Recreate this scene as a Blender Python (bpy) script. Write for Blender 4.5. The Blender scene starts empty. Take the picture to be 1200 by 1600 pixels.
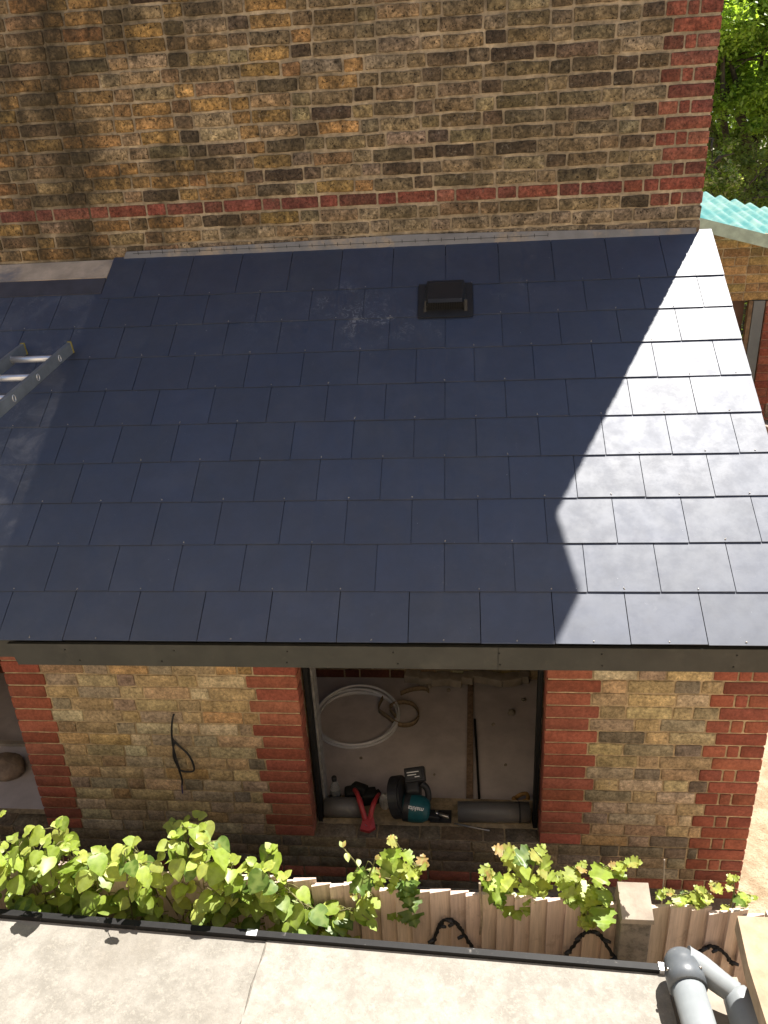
import bpy, bmesh, math, random
from mathutils import Vector, Matrix, noise
R = random.Random(7)
S = bpy.context.scene
COL = S.collection
rad = math.radians

# ------------------------------------------------------------------ camera
cam_d = bpy.data.cameras.new("camera")
cam = bpy.data.objects.new("camera", cam_d)
COL.objects.link(cam)
PITCH, YAW, ROLL = 0.41241, 0.10818, -0.0530
Mc = Matrix.Rotation(YAW, 4, 'Z') @ Matrix.Rotation(math.pi / 2 - PITCH, 4, 'X') @ Matrix.Rotation(ROLL, 4, 'Z')
cam.matrix_world = Matrix.Translation((0.595, -3.064, 3.2747)) @ Mc
cam_d.sensor_fit = 'VERTICAL'
cam_d.sensor_height = 36.0
cam_d.sensor_width = 27.0
cam_d.lens = 36.0 * 1200.9 / 1600.0
cam_d.clip_start = 0.05
cam_d.clip_end = 1000.0
S.camera = cam

# ------------------------------------------------------------------ light
SUN_EL = rad(60.0)
SUN_AZ = math.atan2(0.514, 0.858)          # clockwise from +Y
W = bpy.data.worlds.new("World")
S.world = W
W.use_nodes = True
wn = W.node_tree.nodes
sky = wn.new('ShaderNodeTexSky')
sky.sky_type = 'NISHITA'
sky.sun_disc = False
sky.sun_elevation = SUN_EL
sky.sun_rotation = SUN_AZ
wn['Background'].inputs['Strength'].default_value = 0.05
sky.dust_density = 0.4
sky.ozone_density = 1.6
W.node_tree.links.new(sky.outputs[0], wn['Background'].inputs['Color'])
sun_d = bpy.data.lights.new("sun", 'SUN')
sun_d.energy = 5.0
sun_d.angle = rad(0.5)
sun_d.color = (1.0, 0.95, 0.88)
sun = bpy.data.objects.new("sun", sun_d)
COL.objects.link(sun)
sv = Vector((math.sin(SUN_AZ) * math.cos(SUN_EL), math.cos(SUN_AZ) * math.cos(SUN_EL), math.sin(SUN_EL)))
sun.rotation_euler = sv.to_track_quat('Z', 'Y').to_euler()
sun.location = sv * 20
S.view_settings.view_transform = 'Standard'
S.view_settings.look = 'None'
S.view_settings.gamma = 1.0
S.view_settings.use_curve_mapping = False
S.view_settings.exposure = 1.5

# ------------------------------------------------------------------ helpers
ORI = {}

class MB:
    """collects geometry for ONE mesh object"""
    def __init__(s):
        s.v = []; s.f = []; s.m = []; s.c = []; s.sm = []
        s.col = (1, 1, 1, 1)
    def vert(s, p):
        s.v.append(tuple(p)); s.c.append(s.col); return len(s.v) - 1
    def face(s, idx, mat=0, smooth=False):
        s.f.append(tuple(idx)); s.m.append(mat); s.sm.append(smooth)
    def quad(s, a, b, c, d, mat=0):
        s.face([s.vert(p) for p in (a, b, c, d)], mat)
    def box(s, a, b, mat=0, bev=0.0):
        x0, y0, z0 = a; x1, y1, z1 = b
        s.obox(((x0 + x1) / 2, (y0 + y1) / 2, (z0 + z1) / 2), (x1 - x0, y1 - y0, z1 - z0), None, mat, bev)
    def obox(s, c, size, rot=None, mat=0, bev=0.0):
        bm = bmesh.new()
        bmesh.ops.create_cube(bm, size=1.0)
        bmesh.ops.scale(bm, vec=size, verts=bm.verts)
        if bev > 0:
            bmesh.ops.bevel(bm, geom=list(bm.edges), offset=bev, segments=2, affect='EDGES', profile=0.7)
        M = Matrix.Translation(c)
        if rot is not None:
            M = M @ (rot.to_4x4() if hasattr(rot, 'to_4x4') else rot)
        bmesh.ops.transform(bm, matrix=M, verts=bm.verts)
        s.bm(bm, mat, bev > 0)
    def bm(s, bm, mat=0, smooth=False):
        bm.verts.ensure_lookup_table()
        base = len(s.v)
        for v in bm.verts: s.vert(v.co)
        bm.verts.index_update()
        for f in bm.faces: s.face([base + v.index for v in f.verts], mat, smooth)
        bm.free()
    def tube(s, pts, r, n=10, mat=0, cap=True, closed=False):
        pts = [Vector(p) for p in pts]
        rr = r if isinstance(r, (list, tuple)) else [r] * len(pts)
        up = None; rings = []
        N = len(pts)
        for i, p in enumerate(pts):
            if closed: t = (pts[(i + 1) % N] - pts[i - 1])
            else: t = (pts[min(i + 1, N - 1)] - pts[max(i - 1, 0)])
            t.normalize()
            if up is None:
                up = t.orthogonal().normalized()
            up = (up - t * up.dot(t))
            if up.length < 1e-6: up = t.orthogonal()
            up.normalize()
            b = t.cross(up)
            rings.append([s.vert(p + (up * math.cos(a) + b * math.sin(a)) * rr[i]) for a in [2 * math.pi * k / n for k in range(n)]])
        for i in range(N if closed else N - 1):
            A, B = rings[i], rings[(i + 1) % N]
            for k in range(n):
                s.face((A[k], A[(k + 1) % n], B[(k + 1) % n], B[k]), mat, True)
        if cap and not closed:
            s.face(rings[0][::-1], mat); s.face(rings[-1], mat)
    def lathe(s, prof, c, axis=(0, 0, 1), n=24, mat=0):
        ax = Vector(axis).normalized(); u = ax.orthogonal().normalized(); w = ax.cross(u); c = Vector(c)
        rings = [[s.vert(c + ax * h + (u * math.cos(2 * math.pi * k / n) + w * math.sin(2 * math.pi * k / n)) * max(r, 1e-4)) for k in range(n)] for r, h in prof]
        for A, B in zip(rings, rings[1:]):
            for k in range(n):
                s.face((A[k], A[(k + 1) % n], B[(k + 1) % n], B[k]), mat, True)
        s.face(rings[0][::-1], mat); s.face(rings[-1], mat)
    def prism(s, poly, ext, mat=0):
        """poly: 3-D outline, ext: extrusion vector"""
        e = Vector(ext); a = [s.vert(p) for p in poly]; b = [s.vert(Vector(p) + e) for p in poly]
        n = len(a)
        s.face(a[::-1], mat); s.face(b, mat)
        for i in range(n): s.face((a[i], a[(i + 1) % n], b[(i + 1) % n], b[i]), mat)
    def build(s, name, mats, parent=None, loc=None):
        me = bpy.data.meshes.new(name)
        o = bpy.data.objects.new(name, me)
        if parent is not None:
            org = ORI[parent.name]; o.parent = parent
        else:
            org = Vector(loc) if loc is not None else Vector((0, 0, 0)); o.location = org
        ORI_key = o.name
        me.from_pydata([(x - org[0], y - org[1], z - org[2]) for x, y, z in s.v], [], s.f)
        if not isinstance(mats, (list, tuple)): mats = [mats]
        for m in mats: me.materials.append(m)
        me.polygons.foreach_set('material_index', s.m)
        me.polygons.foreach_set('use_smooth', s.sm)
        at = me.attributes.new('Col', 'FLOAT_COLOR', 'POINT')
        flat = [q for c in s.c for q in c]
        at.data.foreach_set('color', flat)
        me.update()
        bm = bmesh.new(); bm.from_mesh(me); bmesh.ops.recalc_face_normals(bm, faces=bm.faces); bm.to_mesh(me); bm.free()
        COL.objects.link(o)
        ORI[o.name] = org
        return o

def tag(o, label=None, cat=None, group=None, kind=None):
    if label: o['label'] = label
    if cat: o['category'] = cat
    if group: o['group'] = group
    if kind: o['kind'] = kind
    return o

def thing(name, label, cat, loc, group=None):
    o = bpy.data.objects.new(name, None); COL.objects.link(o)
    o.location = loc; o.empty_display_size = 0.1
    ORI[o.name] = Vector(loc)
    return tag(o, label, cat, group)

# ------------------------------------------------------------------ materials
class NT:
    def __init__(s, name):
        s.mat = bpy.data.materials.new(name); s.mat.use_nodes = True
        s.t = s.mat.node_tree; s.n = s.t.nodes; s.b = s.n['Principled BSDF']; s.out = s.n['Material Output']
        s.tc = s.n.new('ShaderNodeTexCoord')
    def link(s, a, b): s.t.links.new(a, b)
    def set(s, sock, v):
        if hasattr(v, 'is_linked') or isinstance(v, bpy.types.NodeSocket): s.link(v, sock)
        else: sock.default_value = v
    def coord(s, scale=(1, 1, 1), rot=(0, 0, 0)):
        m = s.n.new('ShaderNodeMapping'); m.inputs['Scale'].default_value = scale; m.inputs['Rotation'].default_value = rot
        s.link(s.tc.outputs['Object'], m.inputs['Vector']); return m.outputs[0]
    def noise(s, scale, detail=4, rough=0.6, vec=None, dist=0.0):
        n = s.n.new('ShaderNodeTexNoise'); n.inputs['Scale'].default_value = scale; n.inputs['Detail'].default_value = detail
        n.inputs['Roughness'].default_value = rough; n.inputs['Distortion'].default_value = dist
        s.link(vec if vec is not None else s.tc.outputs['Object'], n.inputs['Vector']); return n.outputs['Fac']
    def vor(s, scale, feat='F1', vec=None):
        n = s.n.new('ShaderNodeTexVoronoi'); n.feature = feat; n.inputs['Scale'].default_value = scale
        s.link(vec if vec is not None else s.tc.outputs['Object'], n.inputs['Vector']); return n.outputs['Distance']
    def ramp(s, fac, p0, p1, v0=0.0, v1=1.0):
        m = s.n.new('ShaderNodeMapRange'); m.interpolation_type = 'SMOOTHSTEP'
        s.set(m.inputs['Value'], fac); m.inputs['From Min'].default_value = p0; m.inputs['From Max'].default_value = p1
        m.inputs['To Min'].default_value = v0; m.inputs['To Max'].default_value = v1
        return m.outputs[0]
    def math(s, op, a, b=0.0, clamp=False):
        m = s.n.new('ShaderNodeMath'); m.operation = op; m.use_clamp = clamp
        s.set(m.inputs[0], a); s.set(m.inputs[1], b); return m.outputs[0]
    def mix(s, fac, a, b, mode='MIX'):
        m = s.n.new('ShaderNodeMix'); m.data_type = 'RGBA'; m.blend_type = mode
        s.set(m.inputs[0], fac)
        s.set(m.inputs[6], a if not isinstance(a, tuple) or len(a) == 4 else (*a, 1)); s.set(m.inputs[7], b if not isinstance(b, tuple) or len(b) == 4 else (*b, 1))
        return m.outputs[2]
    def attr(s):
        a = s.n.new('ShaderNodeAttribute'); a.attribute_name = 'Col'; return a
    def sep(s, axis):
        x = s.n.new('ShaderNodeSeparateXYZ'); s.link(s.tc.outputs['Object'], x.inputs[0]); return x.outputs[axis]
    def gray(s, v):
        c = s.n.new('ShaderNodeCombineColor')
        for i in range(3): s.set(c.inputs[i], v)
        return c.outputs[0]
    def bump(s, h, strength=0.3, dist=0.01):
        b = s.n.new('ShaderNodeBump'); b.inputs['Strength'].default_value = strength; b.inputs['Distance'].default_value = dist
        s.link(h, b.inputs['Height']); s.link(b.outputs[0], s.b.inputs['Normal'])
    def done(s, color, rough=0.8, spec=0.3, metal=0.0):
        s.set(s.b.inputs['Base Color'], color if not isinstance(color, tuple) or len(color) == 4 else (*color, 1))
        s.set(s.b.inputs['Roughness'], rough); s.b.inputs['Specular IOR Level'].default_value = spec; s.b.inputs['Metallic'].default_value = metal
        return s.mat

def simple(name, c, rough=0.7, spec=0.3, metal=0.0, var=0.35, scale=30, bump=0.15, dirt=None, dirt_scale=6, dirt_lo=.5, dirt_hi=.7, bdist=0.004):
    t = NT(name)
    n = t.noise(scale, 5)
    k = t.ramp(n, 0.25, 0.75, 1 - var, 1 + var)
    col = t.mix(1.0, (*c, 1), t.gray(k), 'MULTIPLY')
    if dirt:
        d = t.ramp(t.noise(dirt_scale, 6, 0.7), dirt_lo, dirt_hi)
        col = t.mix(d, col, (*dirt, 1))
    if bump: t.bump(n, bump, bdist)
    return t.done(col, rough, spec, metal)

def brick_mat(name, soot=None, bloom=0.5, fleck=0.5, rough=0.9, mot=1.0, amp=1.0):
    t = NT(name)
    a = t.attr()
    base = a.outputs['Color']
    n1 = t.noise(60, 6, 0.7); n2 = t.noise(14, 5, 0.65); n3 = t.noise(230, 3, 0.6)
    col = t.mix(t.ramp(t.noise(19, 5, .7, dist=.5), .35, .75, 0, .55 * mot), base, (.055, .042, .028, 1))
    col = t.mix(1.0, col, t.gray(t.ramp(n2, .25, .75, 1 - .42 * amp, 1 + .42 * amp)), 'MULTIPLY')
    col = t.mix(1.0, col, t.gray(t.ramp(n1, .22, .78, 1 - .62 * amp, 1 + .68 * amp)), 'MULTIPLY')
    pits = t.ramp(t.noise(95, 3, .5, dist=.6), .60, .68)
    col = t.mix(t.math('MULTIPLY', pits, fleck), col, (.016, .012, .009, 1))
    wm = t.ramp(t.noise(32, 6, .75, dist=.4), .56, .70)
    wm = t.math('MULTIPLY', wm, t.math('MULTIPLY', a.outputs['Alpha'], bloom))
    col = t.mix(wm, col, (.40, .34, .26, 1))
    if soot: col = soot(t, col)
    h = t.math('ADD', t.math('MULTIPLY', n1, .7), t.math('MULTIPLY', n3, .3))
    h = t.math('SUBTRACT', h, t.math('MULTIPLY', pits, .5))
    t.bump(h, .75, .006)
    return t.done(col, rough, .2)

def mortar_mat(name, c, soot=None):
    t = NT(name)
    n = t.noise(40, 6, .7); n2 = t.noise(6, 4)
    col = t.mix(1.0, (*c, 1), t.gray(t.ramp(n, .2, .8, .6, 1.35)), 'MULTIPLY')
    col = t.mix(1.0, col, t.gray(t.ramp(n2, .25, .75, .65, 1.3)), 'MULTIPLY')
    if soot: col = soot(t, col)
    t.bump(n, .7, .006)
    return t.done(col, .95, .15)

def house_soot(t, col):
    x = t.sep(0)                       # object origin x = 0 on the house wall
    wob = t.math('MULTIPLY', t.math('SUBTRACT', t.noise(5, 4), .5), .45)
    d = t.math('ABSOLUTE', t.math('ADD', t.math('ADD', x, 1.60), wob))
    st = t.ramp(d, .02, .30, .90, 0.0)
    d2 = t.math('ABSOLUTE', t.math('ADD', t.math('ADD', x, 1.92), wob))
    st2 = t.ramp(d2, .02, .16, .70, 0.0)
    pat = t.math('MULTIPLY', t.ramp(t.noise(3.2, 5, .65, vec=t.coord((1, 1, .6))), .44, .62, 0, .75), t.ramp(x, -1.0, -.2, 1.0, .45))
    m = t.math('MAXIMUM', t.math('MAXIMUM', st, st2), pat)
    m = t.math('MULTIPLY', m, t.ramp(t.noise(24, 5, .7), .25, .6, .55, 1.0))
    col = t.mix(m, col, (.040, .032, .019, 1))
    return col

def low_damp(t, col):
    z = t.sep(2)
    wob = t.math('MULTIPLY', t.math('SUBTRACT', t.noise(4, 4), .5), .6)
    zz = t.math('ADD', z, wob)
    m = t.ramp(zz, .0, .9, .50, 0.0)       # damp grey staining rising from the ground
    return t.mix(t.math('MULTIPLY', m, t.ramp(t.sep(0), .85, 1.05, 1.0, .25)), col, (.045, .037, .028, 1))

M = {}
M['brick_house'] = brick_mat('old_stock_brick', house_soot, .7, .9, mot=1.5, amp=1.1)
M['mortar_house'] = mortar_mat('old_lime_mortar', (.385, .31, .215), house_soot)
M['brick_ext'] = brick_mat('cleaned_stock_brick', low_damp, 1.0, .35, mot=.5, amp=.8)
M['mortar_ext'] = mortar_mat('sand_mortar', (.44, .34, .215), low_damp)
M['red_brick'] = brick_mat('red_rubbed_brick', None, .10, .08, mot=.1, amp=.45)
M['red_brick_old'] = brick_mat('sooty_red_brick', None, .3, .5, mot=.8)
M['red_mortar'] = mortar_mat('red_mortar', (.34, .17, .115))

def slate_mat():
    t = NT('fibre_slate')
    a = t.attr()
    n = t.noise(8, 5, .6); n2 = t.noise(90, 4, .6)
    col = t.mix(1.0, (.006, .0145, .042, 1), a.outputs['Color'], 'MULTIPLY')
    col = t.mix(1.0, col, t.gray(t.ramp(n, .25, .75, .85, 1.15)), 'MULTIPLY')
    # pale cement dust: strip left of x=-1.5 and smears near the vent
    x, y = t.sep(0), t.sep(1)
    left = t.ramp(t.math('ADD', x, t.math('MULTIPLY', t.math('SUBTRACT', t.noise(30, 3), .5), .03)), -1.51, -1.485, 1.0, 0.0)
    dn = t.math('MULTIPLY', t.ramp(t.noise(5.5, 6, .72, dist=.8), .45, .70, .06, .36), t.ramp(y, .25, 1.0, 1.0, .35))
    dust = t.math('MULTIPLY', left, dn)
    def spot(px, py, r, sc, lo, hi):
        dx = t.math('SUBTRACT', x, px); dy = t.math('SUBTRACT', y, py)
        dd = t.math('SQRT', t.math('ADD', t.math('MULTIPLY', dx, dx), t.math('MULTIPLY', dy, dy)))
        return t.math('MULTIPLY', t.ramp(dd, r * .3, r, 1.0, 0), t.ramp(t.noise(sc, 5, .75, dist=1.2), lo, hi))
    sq = t.noise(13, 3, .55, dist=2.6)
    line = t.ramp(t.math('ABSOLUTE', t.math('SUBTRACT', sq, .5)), .004, .060, 1, 0)
    smear = t.math('MULTIPLY', t.ramp(t.noise(9, 4, .6), .44, .62), line)
    smear = t.math('MULTIPLY', t.ramp(t.noise(60, 5, .8, vec=t.coord((.6, .25, .25), (0, 0, .5))), .34, .60), smear)
    def patch(px, py, r, k):
        dx = t.math('SUBTRACT', x, px); dy = t.math('SUBTRACT', y, py)
        return t.ramp(t.math('SQRT', t.math('ADD', t.math('MULTIPLY', dx, dx), t.math('MULTIPLY', dy, dy))), r * .35, r, k, 0)
    for p in ((.12, 1.10, .24, .50), (-.10, 1.25, .20, .34), (-.45, 1.14, .30, .16), (.88, 1.25, .16, .25), (.38, 1.04, .18, .34)):
        dust = t.math('MAXIMUM', dust, t.math('MULTIPLY', smear, patch(*p)))
    dust = t.math('MAXIMUM', dust, t.math('MULTIPLY', smear, t.math('MULTIPLY', left, .25)))
    fl = t.ramp(t.noise(75, 2, .4), .79, .83, 0, .8)
    dust = t.math('MAXIMUM', dust, fl)
    sm_ = t.math('MULTIPLY', t.ramp(t.noise(26, 5, .75, dist=1.0), .60, .72), t.ramp(t.noise(2.6, 3), .48, .62, 0, .17))
    dust = t.math('MAXIMUM', dust, sm_)
    haze = t.ramp(t.noise(3.4, 6, .7), .45, .75, 0, .045)
    dust = t.math('MAXIMUM', dust, haze)
    col = t.mix(dust, col, (.33, .34, .36, 1))
    t.bump(t.math('ADD', t.math('MULTIPLY', n, .6), t.math('MULTIPLY', n2, .4)), .10, .004)
    r = t.ramp(t.noise(11, 5, .7), .3, .7, .57, .70)
    r = t.math('ADD', r, t.math('MULTIPLY', dust, .3), True)
    t.done(col, r, 1.0)
    t.b.inputs['Coat Weight'].default_value = .62; t.b.inputs['Coat Roughness'].default_value = .63; t.b.inputs['Coat IOR'].default_value = 1.6; t.b.inputs['IOR'].default_value = 1.55; t.b.inputs['Coat Tint'].default_value = (.93, .96, 1, 1)
    return t.mat
M['slate'] = slate_mat()
M['underlay'] = simple('black_underlay', (.012, .012, .014), .8)
M['fascia'] = simple('dark_fascia_board', (.039, .038, .033), .55, .35, var=.2, scale=7, bump=.05, dirt=(.075, .070, .06), dirt_scale=5, dirt_lo=.52, dirt_hi=.8)
M['screw'] = simple('screw_head', (.012, .011, .01), .5)
M['rivet'] = simple('copper_rivet', (.35, .33, .30), .45, .5, .6)
M['lead'] = simple('grey_lead', (.16, .165, .185), .55, .45, var=.2, scale=9, bump=.1, dirt=(.30, .25, .20), dirt_scale=5)
M['membrane'] = simple('dark_membrane', (.055, .055, .070), .6, .4, var=.2, scale=8)
M['leadlight'] = simple('lead_brick_reflection', (.50, .40, .30), .8, .3, var=.25, scale=7, dirt=(.24, .22, .22), dirt_scale=4)  # light grey lead, warm reflection of the brick painted into its colour
M['wood'] = simple('raw_timber', (.20, .13, .075), .8, var=.35, scale=20)
M['darkwood'] = simple('brown_batten_wood', (.22, .15, .105), .8, var=.35, scale=40)
M['screed'] = simple('dusty_screed', (.54, .48, .475), .9, var=.15, scale=5, bump=.2, dirt=(.42, .37, .365), dirt_scale=3, dirt_lo=.5, dirt_hi=.8)
M['plaster'] = simple('grey_plaster', (.2, .19, .18), .9)
M['black'] = simple('black_plastic', (.022, .022, .024), .5, .4, var=.2)
M['black_matt'] = simple('black_rubber', (.010, .010, .010), .7, .3, var=.2)
M['vent'] = simple('vent_plastic', (.020, .020, .021), .5, .4, var=.15, scale=20, bump=.05, dirt=(.10, .10, .10), dirt_scale=22, dirt_lo=.68, dirt_hi=.75)
M['alu'] = simple('aluminium', (.80, .80, .82), .38, .5, .75, var=.08, scale=15, bump=.03)
M['rail'] = simple('dull_aluminium', (.24, .27, .29), .5, .45, .4, var=.15, scale=12, bump=.05)
M['yellow'] = simple('dirty_yellow_cap', (.28, .23, .05), .6)
M['white_pipe'] = simple('white_plastic_pipe', (.62, .61, .64), .4, .4, var=.08, scale=10, bump=.0)
M['strap'] = simple('brown_webbing', (.22, .16, .10), .9, var=.3, scale=60)
M['grey_pipe'] = simple('grey_soil_pipe', (.105, .10, .098), .45, .4, var=.15, scale=8, dirt=(.2, .18, .16), dirt_scale=9, dirt_lo=.58, dirt_hi=.75)
M['ext_pipe'] = simple('weathered_grey_pipe', (.24, .26, .27), .42, .45, var=.12, scale=9, bump=.03, dirt=(.3, .3, .28), dirt_scale=7, dirt_lo=.55, dirt_hi=.8)
M['collar'] = simple('dark_pipe_collar', (.095, .105, .115), .4, .45, var=.15, scale=14, dirt=(.2, .2, .2), dirt_scale=20, dirt_lo=.62, dirt_hi=.7)
M['red_tool'] = simple('red_tool_paint', (.36, .035, .04), .45, .4, var=.2)
M['teal'] = simple('teal_tool_plastic', (.012, .085, .10), .45, .4, var=.15, dirt=(.1, .1, .1), dirt_scale=14, dirt_lo=.6, dirt_hi=.75)
M['steel'] = simple('steel', (.5, .48, .45), .35, .5, 1.0, var=.1)
M['print'] = simple('white_print', (.75, .75, .75), .6, var=.05, bump=0)
M['bag'] = simple('crumpled_packet', (.42, .41, .40), .35, .5, var=.4, scale=25, bump=.4, bdist=.02)
M['stone'] = simple('brown_stone', (.24, .18, .14), .9, var=.4, scale=12, bump=.6, bdist=.02)
M['palestone'] = simple('pale_stone', (.31, .262, .21), .9, var=.25, scale=10, bump=.4, bdist=.01)
M['paint_wood'] = None
def fence_mat():
    t = NT('painted_fence_board')
    a = t.attr()
    n = t.noise(3.4, 7, .7, vec=t.coord((22, 22, 1.1)), dist=.6); n2 = t.noise(9, 6, .75)
    col = t.mix(1.0, (.57, .455, .375, 1), a.outputs['Color'], 'MULTIPLY')
    col = t.mix(1.0, col, t.gray(t.ramp(n, .25, .75, .74, 1.18)), 'MULTIPLY')
    col = t.mix(t.ramp(n2, .55, .74, 0, .5), col, (.23, .17, .12, 1))
    t.bump(n, .25, .003)
    return t.done(col, .75, .25)
M['fence'] = fence_mat()
def conc_post():
    t = NT('weathered_concrete')
    n = t.noise(45, 6, .75); n2 = t.noise(9, 5, .7)
    col = t.mix(t.ramp(n2, .42, .62), (.27, .235, .195, 1), (.13, .115, .098, 1))
    col = t.mix(t.ramp(n, .58, .68), col, (.06, .055, .045, 1))
    t.bump(n, .6, .005)
    return t.done(col, .92, .2)
M['conc'] = conc_post()
def felt_mat():
    t = NT('mineral_felt')
    a = t.attr()
    n = t.noise(120, 4, .7); n2 = t.noise(7, 7, .75); n3 = t.noise(55, 6, .8); n4 = t.noise(2.2, 5, .6)
    col = t.mix(t.ramp(n2, .35, .68), (.190, .176, .152, 1), (.278, .260, .228, 1))
    col = t.mix(t.ramp(n3, .50, .62, 0, .45), col, (.335, .31, .265, 1))
    col = t.mix(t.ramp(t.noise(85, 5, .8), .60, .70, 0, .65), col, (.095, .083, .067, 1))
    col = t.mix(t.ramp(n4, .45, .7, 0, .55), col, (.185, .165, .138, 1))
    col = t.mix(1.0, col, a.outputs['Color'], 'MULTIPLY')
    t.bump(n, .5, .003)
    return t.done(col, .9, .2)
M['felt'] = felt_mat()
M['bitumen'] = simple('bitumen_bead', (.13, .115, .095), .6, .3)
M['trim'] = simple('black_edge_trim', (.010, .0095, .0095), .6, .2, var=.2, scale=30, dirt=(.12, .11, .1), dirt_scale=18, dirt_lo=.62, dirt_hi=.7)
def sand():
    t = NT('sandy_ground')
    n = t.noise(9, 8, .75); n2 = t.noise(1.3, 5); n3 = t.noise(70, 4, .7)
    col = t.mix(t.ramp(n, .35, .66), (.29, .215, .135, 1), (.46, .365, .25, 1))
    col = t.mix(t.ramp(n3, .56, .68, 0, .5), col, (.18, .13, .085, 1))
    col = t.mix(t.ramp(n2, .5, .75, 0, .5), col, (.42, .35, .26, 1))
    t.bump(t.math('ADD', n, t.math('MULTIPLY', n3, .4)), 1.0, .03)
    return t.done(col, .95, .15)
M['ground'] = sand()
M['coping'] = simple('sandstone_coping', (.31, .235, .16), .9, .2, var=.2, scale=18, bump=.5, bdist=.006, dirt=(.28, .2, .12), dirt_scale=5, dirt_lo=.5, dirt_hi=.75)
def leaf_mat(name, tr=.45, rough=.5):
    t = NT(name)
    a = t.attr()
    n = t.noise(40, 3)
    col = t.mix(1.0, a.outputs['Color'], t.gray(t.ramp(n, .25, .75, .8, 1.2)), 'MULTIPLY')
    col = t.mix(t.ramp(a.outputs['Alpha'], .55, .98, 0, .38), col, (.34, .42, .12, 1))
    t.done(col, rough, .45)
    tl = t.n.new('ShaderNodeBsdfTranslucent'); t.link(t.mix(1.0, col, (1.3, 1.25, .5, 1), 'MULTIPLY'), tl.inputs[0])
    mx = t.n.new('ShaderNodeMixShader'); mx.inputs[0].default_value = tr
    t.link(t.b.outputs[0], mx.inputs[1]); t.link(tl.outputs[0], mx.inputs[2]); t.link(mx.outputs[0], t.out.inputs[0])
    return t.mat
M['leaf'] = leaf_mat('climber_leaf', .4, .42)
M['tree_leaf'] = leaf_mat('tree_leaf', .55)
M['stem'] = simple('green_brown_stem', (.14, .13, .05), .7)
M['bark'] = simple('bark', (.09, .07, .05), .9, var=.4, scale=20, bump=.5)
M['twig'] = simple('dry_twig', (.30, .24, .17), .8)
def canopy_mat():
    t = NT('aqua_corrugated_sheet')
    n = t.noise(4, 5, .7)
    col = t.mix(t.ramp(n, .35, .7), (.10, .34, .34, 1), (.32, .50, .46, 1))
    t.done(col, .35, .5)
    tl = t.n.new('ShaderNodeBsdfTranslucent'); t.link(col, tl.inputs[0])
    mx = t.n.new('ShaderNodeMixShader'); mx.inputs[0].default_value = .35
    t.link(t.b.outputs[0], mx.inputs[1]); t.link(tl.outputs[0], mx.inputs[2]); t.link(mx.outputs[0], t.out.inputs[0])
    return t.mat
M['canopy'] = canopy_mat()
M['canopy_edge'] = simple('green_grey_trim', (.42, .52, .43), .7, var=.2, scale=12)
M['greypaint'] = simple('grey_paint', (.17, .18, .18), .6, var=.1, scale=6)
M['tile'] = simple('roof_tile', (.05, .05, .055), .8)
def glass_bottle():
    t = NT('clear_bottle_plastic')
    t.done((.8, .82, .82), .08, .5)
    t.b.inputs['Transmission Weight'].default_value = .85; t.b.inputs['IOR'].default_value = 1.2
    return t.mat
M['clear'] = glass_bottle()

# ------------------------------------------------------------------ brickwork
def lerp3(a, b, k): return tuple(a[i] + (b[i] - a[i]) * k for i in range(3))
PAL_UP = [((.41, .245, .095), 3), ((.36, .215, .085), 3), ((.30, .195, .10), 3), ((.38, .26, .135), 2), ((.23, .16, .090), 2), ((.14, .10, .060), 1), ((.42, .31, .18), 1), ((.30, .16, .072), .5)]
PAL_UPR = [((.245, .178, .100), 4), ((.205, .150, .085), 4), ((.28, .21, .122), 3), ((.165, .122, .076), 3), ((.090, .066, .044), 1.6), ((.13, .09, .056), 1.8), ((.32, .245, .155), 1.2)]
PAL_EXT = [((.46, .345, .195), 3), ((.41, .305, .175), 3), ((.43, .285, .135), 1.3), ((.37, .29, .195), 2.5), ((.51, .415, .275), 2.2), ((.20, .165, .125), .7), ((.31, .245, .175), 2), ((.36, .24, .145), .8)]
PAL_RED = [((.295, .095, .060), 3), ((.27, .086, .056), 3), ((.31, .108, .068), 2), ((.245, .080, .054), 1.5)]
PAL_REDO = [((.235, .075, .050), 3), ((.20, .066, .046), 3), ((.26, .10, .066), 2), ((.15, .055, .04), 1.5)]
def pick(pal):
    t = sum(w for _, w in pal); r = R.random() * t
    for c, w in pal:
        r -= w
        if r <= 0: break
    k = R.uniform(.82, 1.2)
    return tuple(max(.005, ch * k * R.uniform(.94, 1.06)) for ch in c)

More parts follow.
